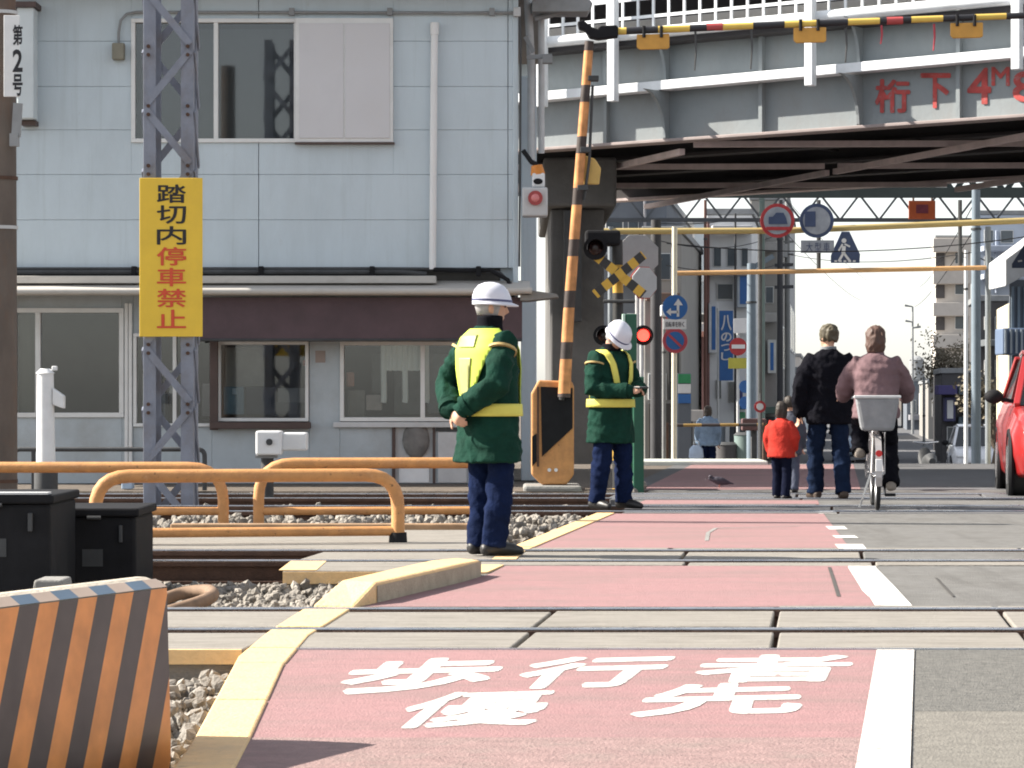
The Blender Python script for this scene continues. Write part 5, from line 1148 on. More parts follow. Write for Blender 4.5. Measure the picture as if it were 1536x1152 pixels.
def remesh(mb, vox, smooth=4, fac=.5):
    me = mb.mesh('tmp'); bm_ = bmesh.new(); bm_.from_mesh(me); bmesh.ops.recalc_face_normals(bm_, faces=bm_.faces); bm_.to_mesh(me); bm_.free()
    o = bpy.data.objects.new('tmp', me); COL.objects.link(o)
    r = o.modifiers.new('r', 'REMESH'); r.mode = 'VOXEL'; r.voxel_size = vox; r.adaptivity = 0
    if smooth: s = o.modifiers.new('s', 'SMOOTH'); s.iterations = smooth; s.factor = fac
    dg = bpy.context.evaluated_depsgraph_get(); out = bpy.data.meshes.new_from_object(o.evaluated_get(dg))
    bpy.data.objects.remove(o); bpy.data.meshes.remove(me)
    for p in out.polygons: p.use_smooth = True
    return out
def crease(me, amp, fx=9.0, fz=16.0, seed=0.0, quilt=None):
    ns = [v.normal.copy() for v in me.vertices]
    for v, n in zip(me.vertices, ns):
        c = v.co
        w = noise.noise(Vector((c.x*3+seed, c.y*3, c.z*3)))*1.6
        k = (.55-abs(noise.noise(Vector((c.x*fx*.8+seed, c.y*fx*.8, c.z*fz*.75+c.x*5+w)))))*amp*1.5-amp*.55+noise.noise(Vector((c.x*24, c.y*24+seed, c.z*20)))*amp*.35
        if quilt: k += quilt[1]*abs(math.sin(math.pi*(c.z+.02*math.sin(c.x*9))/quilt[0]))
        v.co = c+n*k
def sring(c, rx, ry, n=28, e=2.3, ux=Vector((1, 0, 0)), uy=Vector((0, 1, 0))):
    out = []
    for j in range(n):
        a = 2*math.pi*j/n; ca, sa = math.cos(a), math.sin(a)
        out.append(c+ux*rx*math.copysign(abs(ca)**(2/e), ca)+uy*ry*math.copysign(abs(sa)**(2/e), sa))
    return out
def stack(rows, lean, n=28, e=2.3, grow=0.0):
    return [sring(Vector((0, cy+lean(z), z)), rx+grow, ry+grow, n, e) for (z, cy, rx, ry) in rows]
def hand(mb, wrist, dirv, nrm, s, curl, side):
    d = Vector(dirv).normalized(); nrm = Vector(nrm); nrm = (nrm-d*nrm.dot(d)).normalized(); u = d.cross(nrm)*side
    w = Vector(wrist)
    mb.tube([w-d*.02*s, w+d*.03*s, w+d*.085*s], [.027*s, .036*s, .038*s], 12, flat=.45, ends=True, up=nrm)
    for i, (off, L) in enumerate(((-.029, .078), (-.010, .088), (.010, .083), (.028, .066))):
        p = w+d*.085*s+u*off*s; dd = d.copy(); pts = [p-d*.02*s, p]
        for k in range(3):
            dd = (Quaternion(u*side, -curl*(.6+.25*k)) @ dd).normalized() if True else dd
            p = p+dd*L*s/3*(1.15-.12*k); pts.append(p)
        mb.tube(pts, [.0095*s, .0095*s, .009*s, .0085*s, .0075*s], 8, ends=True)
    p = w+d*.03*s-u*.03*s; t = (d*.7-u*.75+nrm*.15).normalized()
    mb.tube([p, p+t*.035*s, p+t*.035*s+(t*.5+d*.6).normalized()*.045*s], [.013*s, .011*s, .009*s], 8, ends=True)

STD = dict(hipR=(.095, 0, .90), kneeR=(.10, .02, .50), ankR=(.10, -.03, .085), shR=(.175, -.01, 1.385), elR=(.235, -.03, 1.10), wrR=(.235, .06, .86),
           hipL=(-.095, 0, .90), kneeL=(-.10, .02, .50), ankL=(-.10, -.03, .085), shL=(-.175, -.01, 1.385), elL=(-.235, -.03, 1.10), wrL=(-.235, .06, .86))
def person(label, loc, heading, H=1.7, pose=None, head=(0, 0, 0), headoff=(0, 0, 0), lean=None, jacket=None, hem=.66, trousers=m_navy, shoes=m_shoe,
           hair='short', hairmat=m_hair, helmet=False, vest=None, collar=None, quilt=None, bulk=0.0, flare=.02, curl=(.5, .5), palms=None, foot=None, vox=.010, group=None, cuff=None, child=False, toes=None):
    s = H/1.7; J = {k: Vector(v)*s for k, v in {**STD, **(pose or {})}.items()}
    lean = lean or (lambda z: 0.0)
    Lf = lambda z: lean(z/s)*s
    R = thing('person', label, 'person', loc, heading-math.pi/2, group)
    for k in ('shR', 'shL'): J[k].y += Lf(J[k].z)
    hs = s*(1.18 if child else 1.0)
    neck = Vector((0, Lf(1.43*s)-.005*s, 1.43*s)); hc = neck+Vector((0, .025*s, .165*hs+ .0*s))+Vector(headoff)*s
    Rm = Matrix.Rotation(head[0], 3, 'Z') @ Matrix.Rotation(head[1], 3, 'X') @ Matrix.Rotation(head[2], 3, 'Y')   # yaw, pitch, roll
    ux, uy, uz = Rm @ Vector((1, 0, 0)), Rm @ Vector((0, 1, 0)), Rm @ Vector((0, 0, 1))
    # ---- body
    b = MB()
    prof = [(-.118, .018, .020, .045), (-.110, .034, .038, .034), (-.085, .048, .062, .018), (-.05, .060, .080, .006), (-.01, .069, .092, .0), (.03, .074, .098, -.004), (.065, .072, .094, -.008), (.095, .056, .072, -.010), (.113, .030, .040, -.010), (.118, .010, .014, -.010)]
    b.rings([sring(hc+uz*z*hs+uy*yo*hs, rx*hs, ry*hs, 20, 2.1, ux, uy) for z, rx, ry, yo in prof])
    b.tube([hc+uy*.088*hs+uz*.022*hs, hc+uy*.108*hs-uz*.020*hs, hc+uy*.09*hs-uz*.032*hs], [.009*hs, .014*hs, .012*hs], 8, ends=True)
    b.tube([hc+uy*.075*hs-uz*.062*hs-ux*.022*hs, hc+uy*.083*hs-uz*.062*hs, hc+uy*.075*hs-uz*.062*hs+ux*.022*hs], [.008*hs]*3, 8, ends=True)
    b.tube([hc+uy*.078*hs+uz*.034*hs-ux*.045*hs, hc+uy*.09*hs+uz*.036*hs, hc+uy*.078*hs+uz*.034*hs+ux*.045*hs], [.009*hs]*3, 8, ends=True)
    for q in (-1, 1): b.ball(hc+ux*q*.076*hs-uz*.01*hs-uy*.008*hs, .012*hs, .022*hs, .034*hs, 10, 6)
    b.tube([neck-Vector((0, 0, .06*s)), neck+Vector((0, .005*s, .03*s)), hc-uz*.06*hs-uy*.01*hs], [.064*s, .055*s, .054*s], 14)
    tors = [(.86, .0, .15, .10), (.95, .0, .155, .105), (1.08, .0, .135, .095), (1.22, .0, .16, .105), (1.34, .0, .165, .10), (1.41, .0, .12, .075), (1.45, .0, .06, .05)]
    b.rings([sring(Vector((0, cy*s+Lf(z*s), z*s)), rx*s, ry*s) for z, cy, rx, ry in tors])
    for q in 'RL':
        b.tube([J['hip'+q]+Vector((0, 0, .04*s)), J['hip'+q].lerp(J['knee'+q], .5), J['knee'+q], J['knee'+q].lerp(J['ank'+q], .35), J['ank'+q]], [.082*s, .070*s, .052*s, .050*s, .036*s], 14, ends=True)
        td = (toes or {}).get(q, Vector((.12 if q == 'R' else -.12, 1, 0))).normalized()
        b.tube([J['ank'+q]-td*.04*s-Vector((0, 0, .035*s)), J['ank'+q]+td*.06*s-Vector((0, 0, .045*s)), J['ank'+q]+td*.15*s-Vector((0, 0, .055*s))], [.036*s, .036*s, .026*s], 12, ends=True)
        b.tube([J['sh'+q].lerp(neck, .25)-Vector((0, 0, .03*s)), J['sh'+q]-Vector((0, 0, .02*s)), J['sh'+q].lerp(J['el'+q], .5), J['el'+q], J['el'+q].lerp(J['wr'+q], .4), J['wr'+q]], [.03*s, .040*s, .040*s, .037*s, .036*s, .026*s], 12, ends=True)
        dv = (J['wr'+q]-J['el'+q]).normalized(); pn = (palms or {}).get(q, Vector((-1 if q == 'R' else 1, .2, 0)))
        if palms and q+'d' in palms: dv = palms[q+'d']
        hand(b, J['wr'+q]+dv*.015*s, dv, pn, s*.98, curl[0 if q == 'R' else 1], 1 if q == 'R' else -1)
    me = remesh(b, vox*.85 if H > 1.2 else vox*.7, 2)
    link('body', me, m_skin, R, smooth='all')
    for q in (-1, 1): MB().ball(hc+ux*q*.030*hs+uy*.086*hs+uz*.012*hs, .011*hs, .008*hs, .008*hs, 8, 6).build('eye', m_hair, R, smooth=True, local=True)
    # ---- trousers
    t = MB()
    t.rings([sring(Vector((0, cy*s, z*s)), rx*s, ry*s) for z, cy, rx, ry in ((.80, 0, .150, .108), (.88, 0, .160, .115), (.97, 0, .152, .108), (1.03, 0, .14, .10))])
    for q in 'RL':
        h, k, a = J['hip'+q], J['knee'+q], J['ank'+q]; a2 = a+Vector((0, -.005*s, -.03*s))
        t.tube([h+Vector((0, 0, .03*s)), h.lerp(k, .5), k, k.lerp(a, .5), a2], [.090*s, .096*s, .090*s, .086*s, .084*s], 16)
    tm = remesh(t, vox, 5); crease(tm, .019*s, 7, 13, 3.1)
    link('trousers', tm, trousers, R, smooth='all')
    for q in 'RL':
        a = J['ank'+q]; td = (toes or {}).get(q, Vector((.12 if q == 'R' else -.12, 1, 0))).normalized(); w = Vector((0, 0, 1))
        if foot and q in foot: w = foot[q]
        sh_ = MB().tube([a-td*.06*s-w*.042*s, a+td*.04*s-w*.038*s, a+td*.13*s-w*.05*s, a+td*.185*s-w*.058*s], [.046*s, .050*s, .042*s, .030*s], 14, ends=True)
        sh_.tube([a-td*.01*s+w*.02*s, a-td*.005*s-w*.03*s], [.052*s, .052*s], 12)
        sm_ = remesh(sh_, .008, 3)
        if abs(w.z-1) < .01:
            for v in sm_.vertices:
                if v.co.z < a.z-.083*s: v.co.z = a.z-.083*s
        link('shoe', sm_, shoes, R, smooth='all')
    # ---- jacket
    bk = bulk
    jt = [(hem, -.005, .185+flare+bk, .135+flare+bk), (hem+.08, -.003, .186+flare*.6+bk, .135+flare*.6+bk), (.92, 0, .180+bk, .132+bk), (1.05, 0, .172+bk, .128+bk), (1.20, 0, .182+bk, .132+bk), (1.32, -.005, .188+bk, .130+bk*.8), (1.40, -.01, .160+bk*.7, .105+bk*.6), (1.45, -.008, .095+bk*.3, .080+bk*.3), (1.475, -.004, .075, .072)]
    rows_ = [sring(Vector((0, cy*s+Lf(z*s), z*s)), rx*s, ry*s) for z, cy, rx, ry in jt]
    j = MB(); j.rings(rows_)
    for q in 'RL':
        S0, E0, W0 = J['sh'+q], J['el'+q], J['wr'+q]; dv = (W0-E0).normalized()
        j.tube([S0.lerp(neck, .30)-Vector((0, 0, (.045+bk*.5)*s)), S0-Vector((0, 0, (.012+bk*.4)*s)), S0.lerp(E0, .5), E0, E0.lerp(W0, .5), W0+dv*.005*s], [(.066+bk*.3)*s, (.078+bk*.45)*s, (.072+bk*.6)*s, (.066+bk*.6)*s, (.062+bk*.5)*s, (.050+bk*.4)*s], 16, ends=True)
    if collar: pass
    jm = remesh(j, vox, 5); crease(jm, .021*s if not quilt else .013*s, 8, 10, 1.7, (quilt[0], quilt[1]) if quilt else None)
    link('jacket', jm, jacket, R, smooth='all')
    if helmet:                                            # tan tabs on the sleeve and shoulder, cuffs
        m_tan_ = mat('tab_tan', (.42, .30, .12), .7)
        for q in 'RL':
            S0, E0, W0 = J['sh'+q], J['el'+q], J['wr'+q]
            MB().tube([S0.lerp(E0, .22), S0.lerp(E0, .27)], (.080+bk*.55)*s, 16).build('arm_band', m_tan_, R, smooth=True, local=True)
            MB().tube([E0.lerp(W0, .84), E0.lerp(W0, .99)], (.058+bk*.5)*s, 16).build('cuff', jacket, R, smooth=True, local=True)
    cm = collar or jacket
    cr = MB().rings([sring(Vector((0, .004*s+Lf(1.45*s), 1.435*s)), .092*s, .088*s), sring(Vector((0, .008*s+Lf(1.48*s), 1.485*s)), .078*s, .080*s), sring(Vector((0, .012*s+Lf(1.51*s), (1.545 if helmet and head[1] > -.5 else 1.505)*s)), .080*s, .084*s)])
    link('collar', remesh(cr, .009, 3), cm, R, smooth='all')
    # ---- vest cut from a slightly larger torso
    if vest:
        fine = []
        for (z0, c0, a0, b0), (z1, c1, a1, b1) in zip(jt, jt[1:]):
            for i in range(4): f = i/4; fine.append((z0+(z1-z0)*f, c0+(c1-c0)*f, a0+(a1-a0)*f, b0+(b1-b0)*f))
        vb = MB(); vb.rings([sring(Vector((0, cy*s+Lf(z*s), z*s)), (rx+.016)*s, (ry+.016)*s, 64) for z, cy, rx, ry in fine], cap=False)
        base = vb.mesh('vest')
        def cut(name, m, planes, off=0.0):
            bm_ = bmesh.new(); bm_.from_mesh(base); bmesh.ops.recalc_face_normals(bm_, faces=bm_.faces)
            for co, no in planes:
                bmesh.ops.bisect_plane(bm_, geom=bm_.verts[:]+bm_.edges[:]+bm_.faces[:], plane_co=Vector(co)*s, plane_no=Vector(no), clear_inner=True)
            bm_.normal_update()
            for v in bm_.verts: v.co += v.normal*off
            if not bm_.faces: bm_.free(); return
            o_me = bpy.data.meshes.new(name); bm_.to_mesh(o_me); bm_.free()
            o = link(name, o_me, m, R, smooth='all'); sd = o.modifiers.new('thick', 'SOLIDIFY'); sd.thickness = .006; sd.offset = 1
        vest(cut)
    # ---- head wear
    if helmet:
        hp = [(-.012, .132, .152, .012), (-.004, .130, .150, .012), (.010, .112, .130, .004), (.045, .110, .126, .0), (.085, .098, .110, -.004), (.115, .074, .084, -.006), (.133, .040, .046, -.006), (.138, .012, .014, -.006)]
        c0 = hc+uz*.028*hs
        k = MB().rings([sring(c0+uz*z*hs+uy*yo*hs+(uy*.014*hs if z < .0 else Vector()), rx*hs, ry*hs, 32, 2.1, ux, uy) for z, rx, ry, yo in hp])
        o = k.build('helmet', m_helm, R, smooth='all', local=True)
        k = MB().rings([sring(c0+uz*z*hs+uy*.004*hs, .1135*hs, .1315*hs, 32, 2.1, ux, uy) for z in (.012, .026)], cap=False)
        k.build('helmet_band', mat('helmet_stripe', (.07, .075, .16), .5), o, local=True)
    if hair:
        z0 = -.045 if hair == 'short' else -.08
        hr_ = MB()
        hr_.rings([sring(hc+uz*z*hs-uy*.014*hs, rx*hs, ry*hs, 20, 2.1, ux, uy) for z, rx, ry in ((z0, .070, .076), (-.02, .084, .093), (.03, .090, .103), (.07, .088, .101), (.104, .071, .083), (.128, .040, .048), (.136, .012, .014))])
        if hair == 'bob': hr_.rings([sring(hc+uz*z*hs-uy*.028*hs, rx*hs, ry*hs, 20, 2.1, ux, uy) for z, rx, ry in ((-.13, .074, .062), (-.06, .092, .086), (.02, .092, .096))])
        if not helmet:
            hm = remesh(hr_, .009, 2); crease(hm, .022*s, 26, 14, 5.0)
            link('hair', hm, hairmat, R, smooth='all')
        else:
            k = MB().rings([sring(hc+uz*z*hs-uy*.012*hs, rx*hs, ry*hs, 20, 2.1, ux, uy) for z, rx, ry in ((-.05, .070, .078), (.0, .079, .094), (.04, .080, .096))])
            k.build('hair', mat('hair_grey', (.30, .29, .30), .7, .2, 20), R, smooth='all', local=True)
    return R, J, hc

def guard_vest_back(cut):
    # yoke and tapering back panel
    cut('vest_back', m_vest, [((0, -.0, 0), (0, -1, 0)), ((.185, 0, 1.30), (-1, 0, .42)), ((-.185, 0, 1.30), (1, 0, .42)), ((0, 0, .97), (0, 0, 1)), ((0, 0, 1.455), (0, 0, -1))])
    cut('vest_patch', m_refl, [((0, 0, 0), (0, -1, 0)), ((.045, 0, 1.1), (-1, 0, .1)), ((-.045, 0, 1.1), (1, 0, .1)), ((0, 0, 1.03), (0, 0, 1)), ((0, 0, 1.27), (0, 0, -1))], .008)
    cut('vest_patch', m_refl, [((0, 0, 0), (0, -1, 0)), ((.08, 0, 1.3), (-1, 0, 0)), ((-.08, 0, 1.3), (1, 0, 0)), ((0, 0, 1.335), (0, 0, 1)), ((0, 0, 1.41), (0, 0, -1))], .008)
    for q in (-1, 1):
        cut('vest_strap', m_vest, [((0, 0, 0), (0, 1, 0)), ((q*.065, 0, 1.3), (q, 0, 0)), ((q*.135, 0, 1.3), (-q, 0, 0)), ((0, 0, .97), (0, 0, 1)), ((0, 0, 1.43), (0, 0, -1))])
    cut('vest_belt', m_vest2, [((0, 0, .895), (0, .0, 1)), ((0, 0, .975), (0, 0, -1))], .006)
def guard_vest_front(cut):
    for q in (-1, 1):
        cut('vest_strap', m_vest2, [((0, 0.0, 0), (0, 1, 0)), ((q*.045, 0, 1.10), (q, 0, -.18)), ((q*.105, 0, 1.10), (-q, 0, .18)), ((0, 0, 1.10), (0, 0, 1)), ((0, 0, 1.445), (0, 0, -1))])
        cut('vest_strap', m_vest2, [((0, 0.0, 0), (0, -1, 0)), ((q*.06, 0, 1.10), (q, 0, -.1)), ((q*.12, 0, 1.10), (-q, 0, .1)), ((0, 0, .97), (0, 0, 1)), ((0, 0, 1.445), (0, 0, -1))])
    cut('vest_belt', m_vest2, [((0, 0, .925), (0, .0, 1)), ((0, 0, 1.0), (0, 0, -1))], .006)

# near guard: back to the camera, hands clasped behind him
person('guard in white helmet with hands clasped behind his back', (X(733, 18.3), 18.3, .012), math.radians(36), 1.69,
       pose=dict(elR=(.275, -.13, 1.10), wrR=(.075, -.245, .955), elL=(-.275, -.15, 1.09), wrL=(-.05, -.265, .935), ankR=(.095, -.02, .085), ankL=(-.095, .0, .085)),
       head=(-.5, -.05, 0), jacket=m_gjack, hem=.60, helmet=True, vest=guard_vest_back, collar=mat('collar_black', (.008, .008, .011), .95, .2, spec=.06), flare=.03, bulk=.034,
       palms={'R': Vector((0, -1, 0)), 'L': Vector((0, -1, 0)), 'Rd': Vector((-.85, -.1, -.45)), 'Ld': Vector((.75, -.1, -.5))}, curl=(.7, .6), vox=.010)
# far guard: reading something in his hands
rg, Jg, hg = person('guard in white helmet looking down at a small object in his hands', (X(916, 25.75), 25.75, .012), math.radians(-48), 1.68,
       pose=dict(elR=(.26, .03, 1.09), wrR=(.075, .30, 1.075), elL=(-.26, .05, 1.10), wrL=(-.065, .31, 1.09), ankR=(.14, -.04, .085), ankL=(-.12, .06, .085), kneeR=(.12, .02, .5), kneeL=(-.11, .05, .5)),
       head=(.1, -.80, 0), headoff=(0, .05, -.035), jacket=m_gjack, hem=.60, helmet=True, vest=guard_vest_front, collar=mat('collar_black', (.015, .016, .02)), flare=.025, bulk=.03,
       palms={'R': Vector((0, 0, 1)), 'L': Vector((0, 0, 1)), 'Rd': Vector((-.75, .5, .1)), 'Ld': Vector((.75, .5, .1))}, curl=(.65, .65), vox=.011)
nb = thing('notebook', 'small dark notebook held by the far guard', 'notebook', rg.location+Matrix.Rotation(rg.rotation_euler.z, 3, 'Z') @ Vector((0, .385, 1.09)), rg.rotation_euler.z)
MB().box(-.055, .055, -.035, .045, -.008, .008).build('cover', m_shoe, nb, bevel=.003, local=True)
MB().box(-.05, .05, -.03, .04, .0085, .011).build('page', m_lgrey, nb, local=True)
# man walking away
person('man in black jacket and jeans walking away from the camera', (X(1243, 28.5), 28.5, .0), math.radians(98), 1.72,
       pose=dict(elR=(.285, -.02, 1.10), wrR=(.275, .02, .86), elL=(-.285, -.02, 1.10), wrL=(-.285, .04, .86), ankR=(.125, -.10, .085), kneeR=(.12, .0, .50), ankL=(-.105, .12, .085), kneeL=(-.11, .10, .50)),
       head=(.45, .05, 0), jacket=m_blkj, hem=.74, trousers=m_jean, shoes=mat('boot_brown', (.05, .032, .022), .6), hair='short', hairmat=mat('hair_olive', (.07, .058, .035), .6, .3, 20), collar=mat('hood_grey', (.16, .17, .18), .85, .15), bulk=.045, flare=.0, vox=.011)
person('small child in bright red coat standing beside the man', (X(1172, 28.4), 28.4, 0), math.radians(62), .93,
       pose=dict(elR=(.265, .0, 1.12), wrR=(.22, .10, .93), elL=(-.265, .0, 1.12), wrL=(-.26, .06, .90), ankR=(.095, -.02, .085), ankL=(-.095, .02, .085)),
       jacket=mat('coat_red', (.38, .032, .022), .85, .15, 9, .25, 60, spec=.12), hem=.76, trousers=mat('trousers_dark', (.006, .008, .020), .95, .2, spec=.06), hair='bob', bulk=.055, flare=.02, vox=.009, child=True, collar=mat('coat_red', (.5, .05, .03)))
person('second child in dark clothes half hidden behind the red coat', (X(1184, 30.2), 30.2, 0), math.radians(80), .98,
       jacket=mat('coat_dark_grey', (.05, .055, .075), .8, .2), hem=.70, trousers=mat('trousers_grey', (.07, .08, .12), .8, .2), hair='short', bulk=.04, vox=.010, child=True)
# pedestrian farther down the pavement
d = 64.0
person('distant pedestrian in denim jacket carrying a pale bag', (X(1062, d), d, zg(d)), math.radians(80), 1.62,
       jacket=mat('denim_pale', (.16, .23, .33), .8, .2, 8), hem=.78, trousers=m_navy, hair='bob', vox=.016, bulk=.04)
o = thing('shopping_bag', 'pale blue shopping bag carried by the distant pedestrian', 'bag', (X(1044, d), d-.1, zg(d)+.42))
MB().rings([sring(Vector((X(1044, d), d-.1, zg(d)+z)), rx, ry, 16) for z, rx, ry in ((.42, .12, .06), (.5, .17, .09), (.68, .15, .07), (.76, .08, .03))]).build('sack', mat('bag_blue', (.40, .50, .66), .6), o, smooth=True)
MB().torus(Vector((X(1044, d), d-.1, zg(d)+.80)), (0, 1, 0), .06, .01).build('handle', m_lgrey, o)

# ------------------------------------------------------------------ cyclist
DC = 25.9; A = math.radians(85)
bk = thing('bicycle', 'bicycle with grey rear basket ridden away from the camera', 'bicycle', (X(1314, DC), DC, .0), A-math.pi/2)
m_frame = mat('frame_silver', (.42, .40, .40), .35, .1, 5, metal=.5); m_tyre = mat('tyre', (.02, .02, .02), .8, .2); m_basket = mat('basket_grey', (.21, .22, .235), .6, .15, 9, dirt=(.30, .31, .32), damt=.6, dscale=5)
m_chr = mat('chrome', (.55, .55, .56), .25, .05, metal=.9)
for y, nm in ((-.30, 'rear'), (.78, 'front')):
    w = MB().torus((0, y, .33), (1, 0, 0), .305, .021, 40, 8).build('tyre', m_tyre, bk, smooth=True, local=True)
    MB().torus((0, y, .33), (1, 0, 0), .280, .012, 40, 6).build('rim', m_chr, w, smooth=True, local=True)
    sp_ = MB()
    for k in range(16):
        a = k*math.pi/8; sp_.tube([(.012*(-1)**k, y+.03*math.cos(a), .33+.03*math.sin(a)), (0, y+.275*math.cos(a+.15), .33+.275*math.sin(a+.15))], .0018, 4)
    sp_.build('spokes', m_chr, w, local=True, kind='stuff')
    MB().cyl((-.05, y, .33), (.05, y, .33), .022).build('hub', m_chr, w, smooth=True, local=True)
    mg = MB(); pts = []
    for k in range(15):
        a = math.radians((-35 if nm == 'rear' else 20)+k*13 + (50 if nm == 'rear' else 0)); pts.append((0, y+.345*math.cos(a), .33+.345*math.sin(a)))
    for p, q in zip(pts, pts[1:]): mg.beam(p, q, .05, .006, up=(1, 0, 0)) if False else mg.obox((Vector(p)+Vector(q))/2, (Vector(q)-Vector(p)).normalized(), (1, 0, 0), (Vector(q)-Vector(p)).normalized().cross(Vector((1, 0, 0))), (Vector(q)-Vector(p)).length*.52, .028, .003)
    mg.build('mudguard', m_frame, bk, local=True)
fr = MB()
for a, b in (((0, .17, .28), (0, -.02, .80)), ((0, .17, .28), (0, .60, .72)), ((0, .05, .52), (0, .60, .60))): fr.cyl(a, b, .018, n=10)
for q in (-.055, .055): fr.cyl((q*.5, .17, .28), (q, -.30, .33), .010, n=8); fr.cyl((q, -.30, .33), (q*.4, .02, .70), .009, n=8); fr.cyl((q, .78, .33), (q*.7, .66, .62), .012, n=8)
fr.cyl((0, .66, .60), (0, .57, .92), .018, n=10); fr.build('frame', m_frame, bk, smooth=True, local=True)
MB().tube(bend([(-.27, .36, 1.0), (-.20, .50, 1.02), (0, .56, .95), (.20, .50, 1.02), (.27, .36, 1.0)], .08), .011, 8).build('handlebar', m_chr, bk, smooth=True, local=True)
for q in (-1, 1): MB().cyl((q*.27, .40, 1.005), (q*.275, .29, .995), .017).build('grip', m_black, bk, smooth=True, local=True)
MB().tube([(0, .14, .83), (0, .02, .83), (0, -.10, .84)], [.03, .07, .09], 12, flat=.45).build('saddle', m_black, bk, smooth=True, local=True)
ck = MB().disc((.05, .17, .28), (1, 0, 0), .09, .01, 20); ck.build('chainring', m_chr, bk, smooth=True, local=True)
MB().beam((.08, .17, .28), (.085, .10, .13), .02, .02).build('crank', m_chr, bk, local=True); MB().beam((-.08, .17, .28), (-.085, .24, .43), .02, .02).build('crank', m_chr, bk, local=True)
MB().box(.085, .18, .06, .14, .115, .14).build('pedal', m_black, bk, local=True); MB().box(-.18, -.085, .20, .28, .42, .445).build('pedal', m_black, bk, local=True)
# rear carrier and basket
cr_ = MB()
for q in (-.06, .06): cr_.cyl((q, .0, .70), (q, -.48, .70), .007, n=6); cr_.cyl((q, -.42, .70), (q*1.1, -.30, .33), .006, n=6)
cr_.build('carrier', m_chr, bk, local=True)
def frus(z0, z1, hx0, hy0, hx1, hy1, cy):
    return [[Vector((-hx, cy-hy, z)), Vector((hx, cy-hy, z)), Vector((hx, cy+hy, z)), Vector((-hx, cy+hy, z))] for z, hx, hy in ((z0, hx0, hy0), (z1, hx1, hy1))]
ba = MB(); ba.rings(frus(.715, 1.02, .145, .12, .195, .165, -.26)); bo = ba.build('basket', m_basket, bk, bevel=.03, local=True)
MB().rings(frus(.80, .985, .150, .126, .19, .161, -.26)).build('basket_liner', m_basket, bo, bevel=.025, local=True)
rimb = MB()
cor = [Vector((-.197, -.427, 1.02)), Vector((.197, -.427, 1.02)), Vector((.197, -.093, 1.02)), Vector((-.197, -.093, 1.02))]
rimb.tube(cor+[cor[0]], .014, 8); rimb.build('basket_rim', m_lgrey, bo, smooth=True, local=True)
MB().disc((0, -.655, .52), (0, 1, 0), .03, .02, 14).build('reflector', mat('reflector_red', (.5, .02, .02), .2), bk, smooth=True, local=True)
MB().box(-.03, .03, -.665, -.65, .36, .47).build('plate', m_wht, bk, bevel=.004, local=True)
MB().beam((-.06, -.30, .33), (-.16, -.34, .03), .014, .014).build('kickstand', m_chr, bk, local=True)
lean_c = lambda z: .16*(z-.9) if z > .9 else 0
person('cyclist in mauve quilted jacket seen from behind', (X(1314, DC)+.0, DC, .0), A, 1.64,
       pose=dict(hipR=(.10, -.02, .93), hipL=(-.10, -.02, .93), kneeR=(.13, .30, .60), ankR=(.145, .08, .255), kneeL=(-.13, .40, .80), ankL=(-.145, .22, .56),
                 elR=(.285, .17, 1.13), wrR=(.30, .36, 1.06), elL=(-.285, .17, 1.13), wrL=(-.30, .36, 1.06)),
       lean=lean_c, jacket=mat('puffer_mauve', (.15, .095, .103), .85, .15, 6, .2, 60, spec=.12), hem=.86, trousers=m_blkj, shoes=mat('shoe_tan', (.22, .19, .16), .7), hair='bob',
       hairmat=mat('hair_brown', (.075, .04, .03), .6, .3, 20), quilt=(.095, .006), bulk=.035, flare=.0, head=(0, -.05, 0), palms={'Rd': Vector((-.15, .9, -.3)), 'Ld': Vector((.15, .9, -.3)), 'R': Vector((0, -.3, -1)), 'L': Vector((0, -.3, -1))}, curl=(.9, .9), vox=.010)

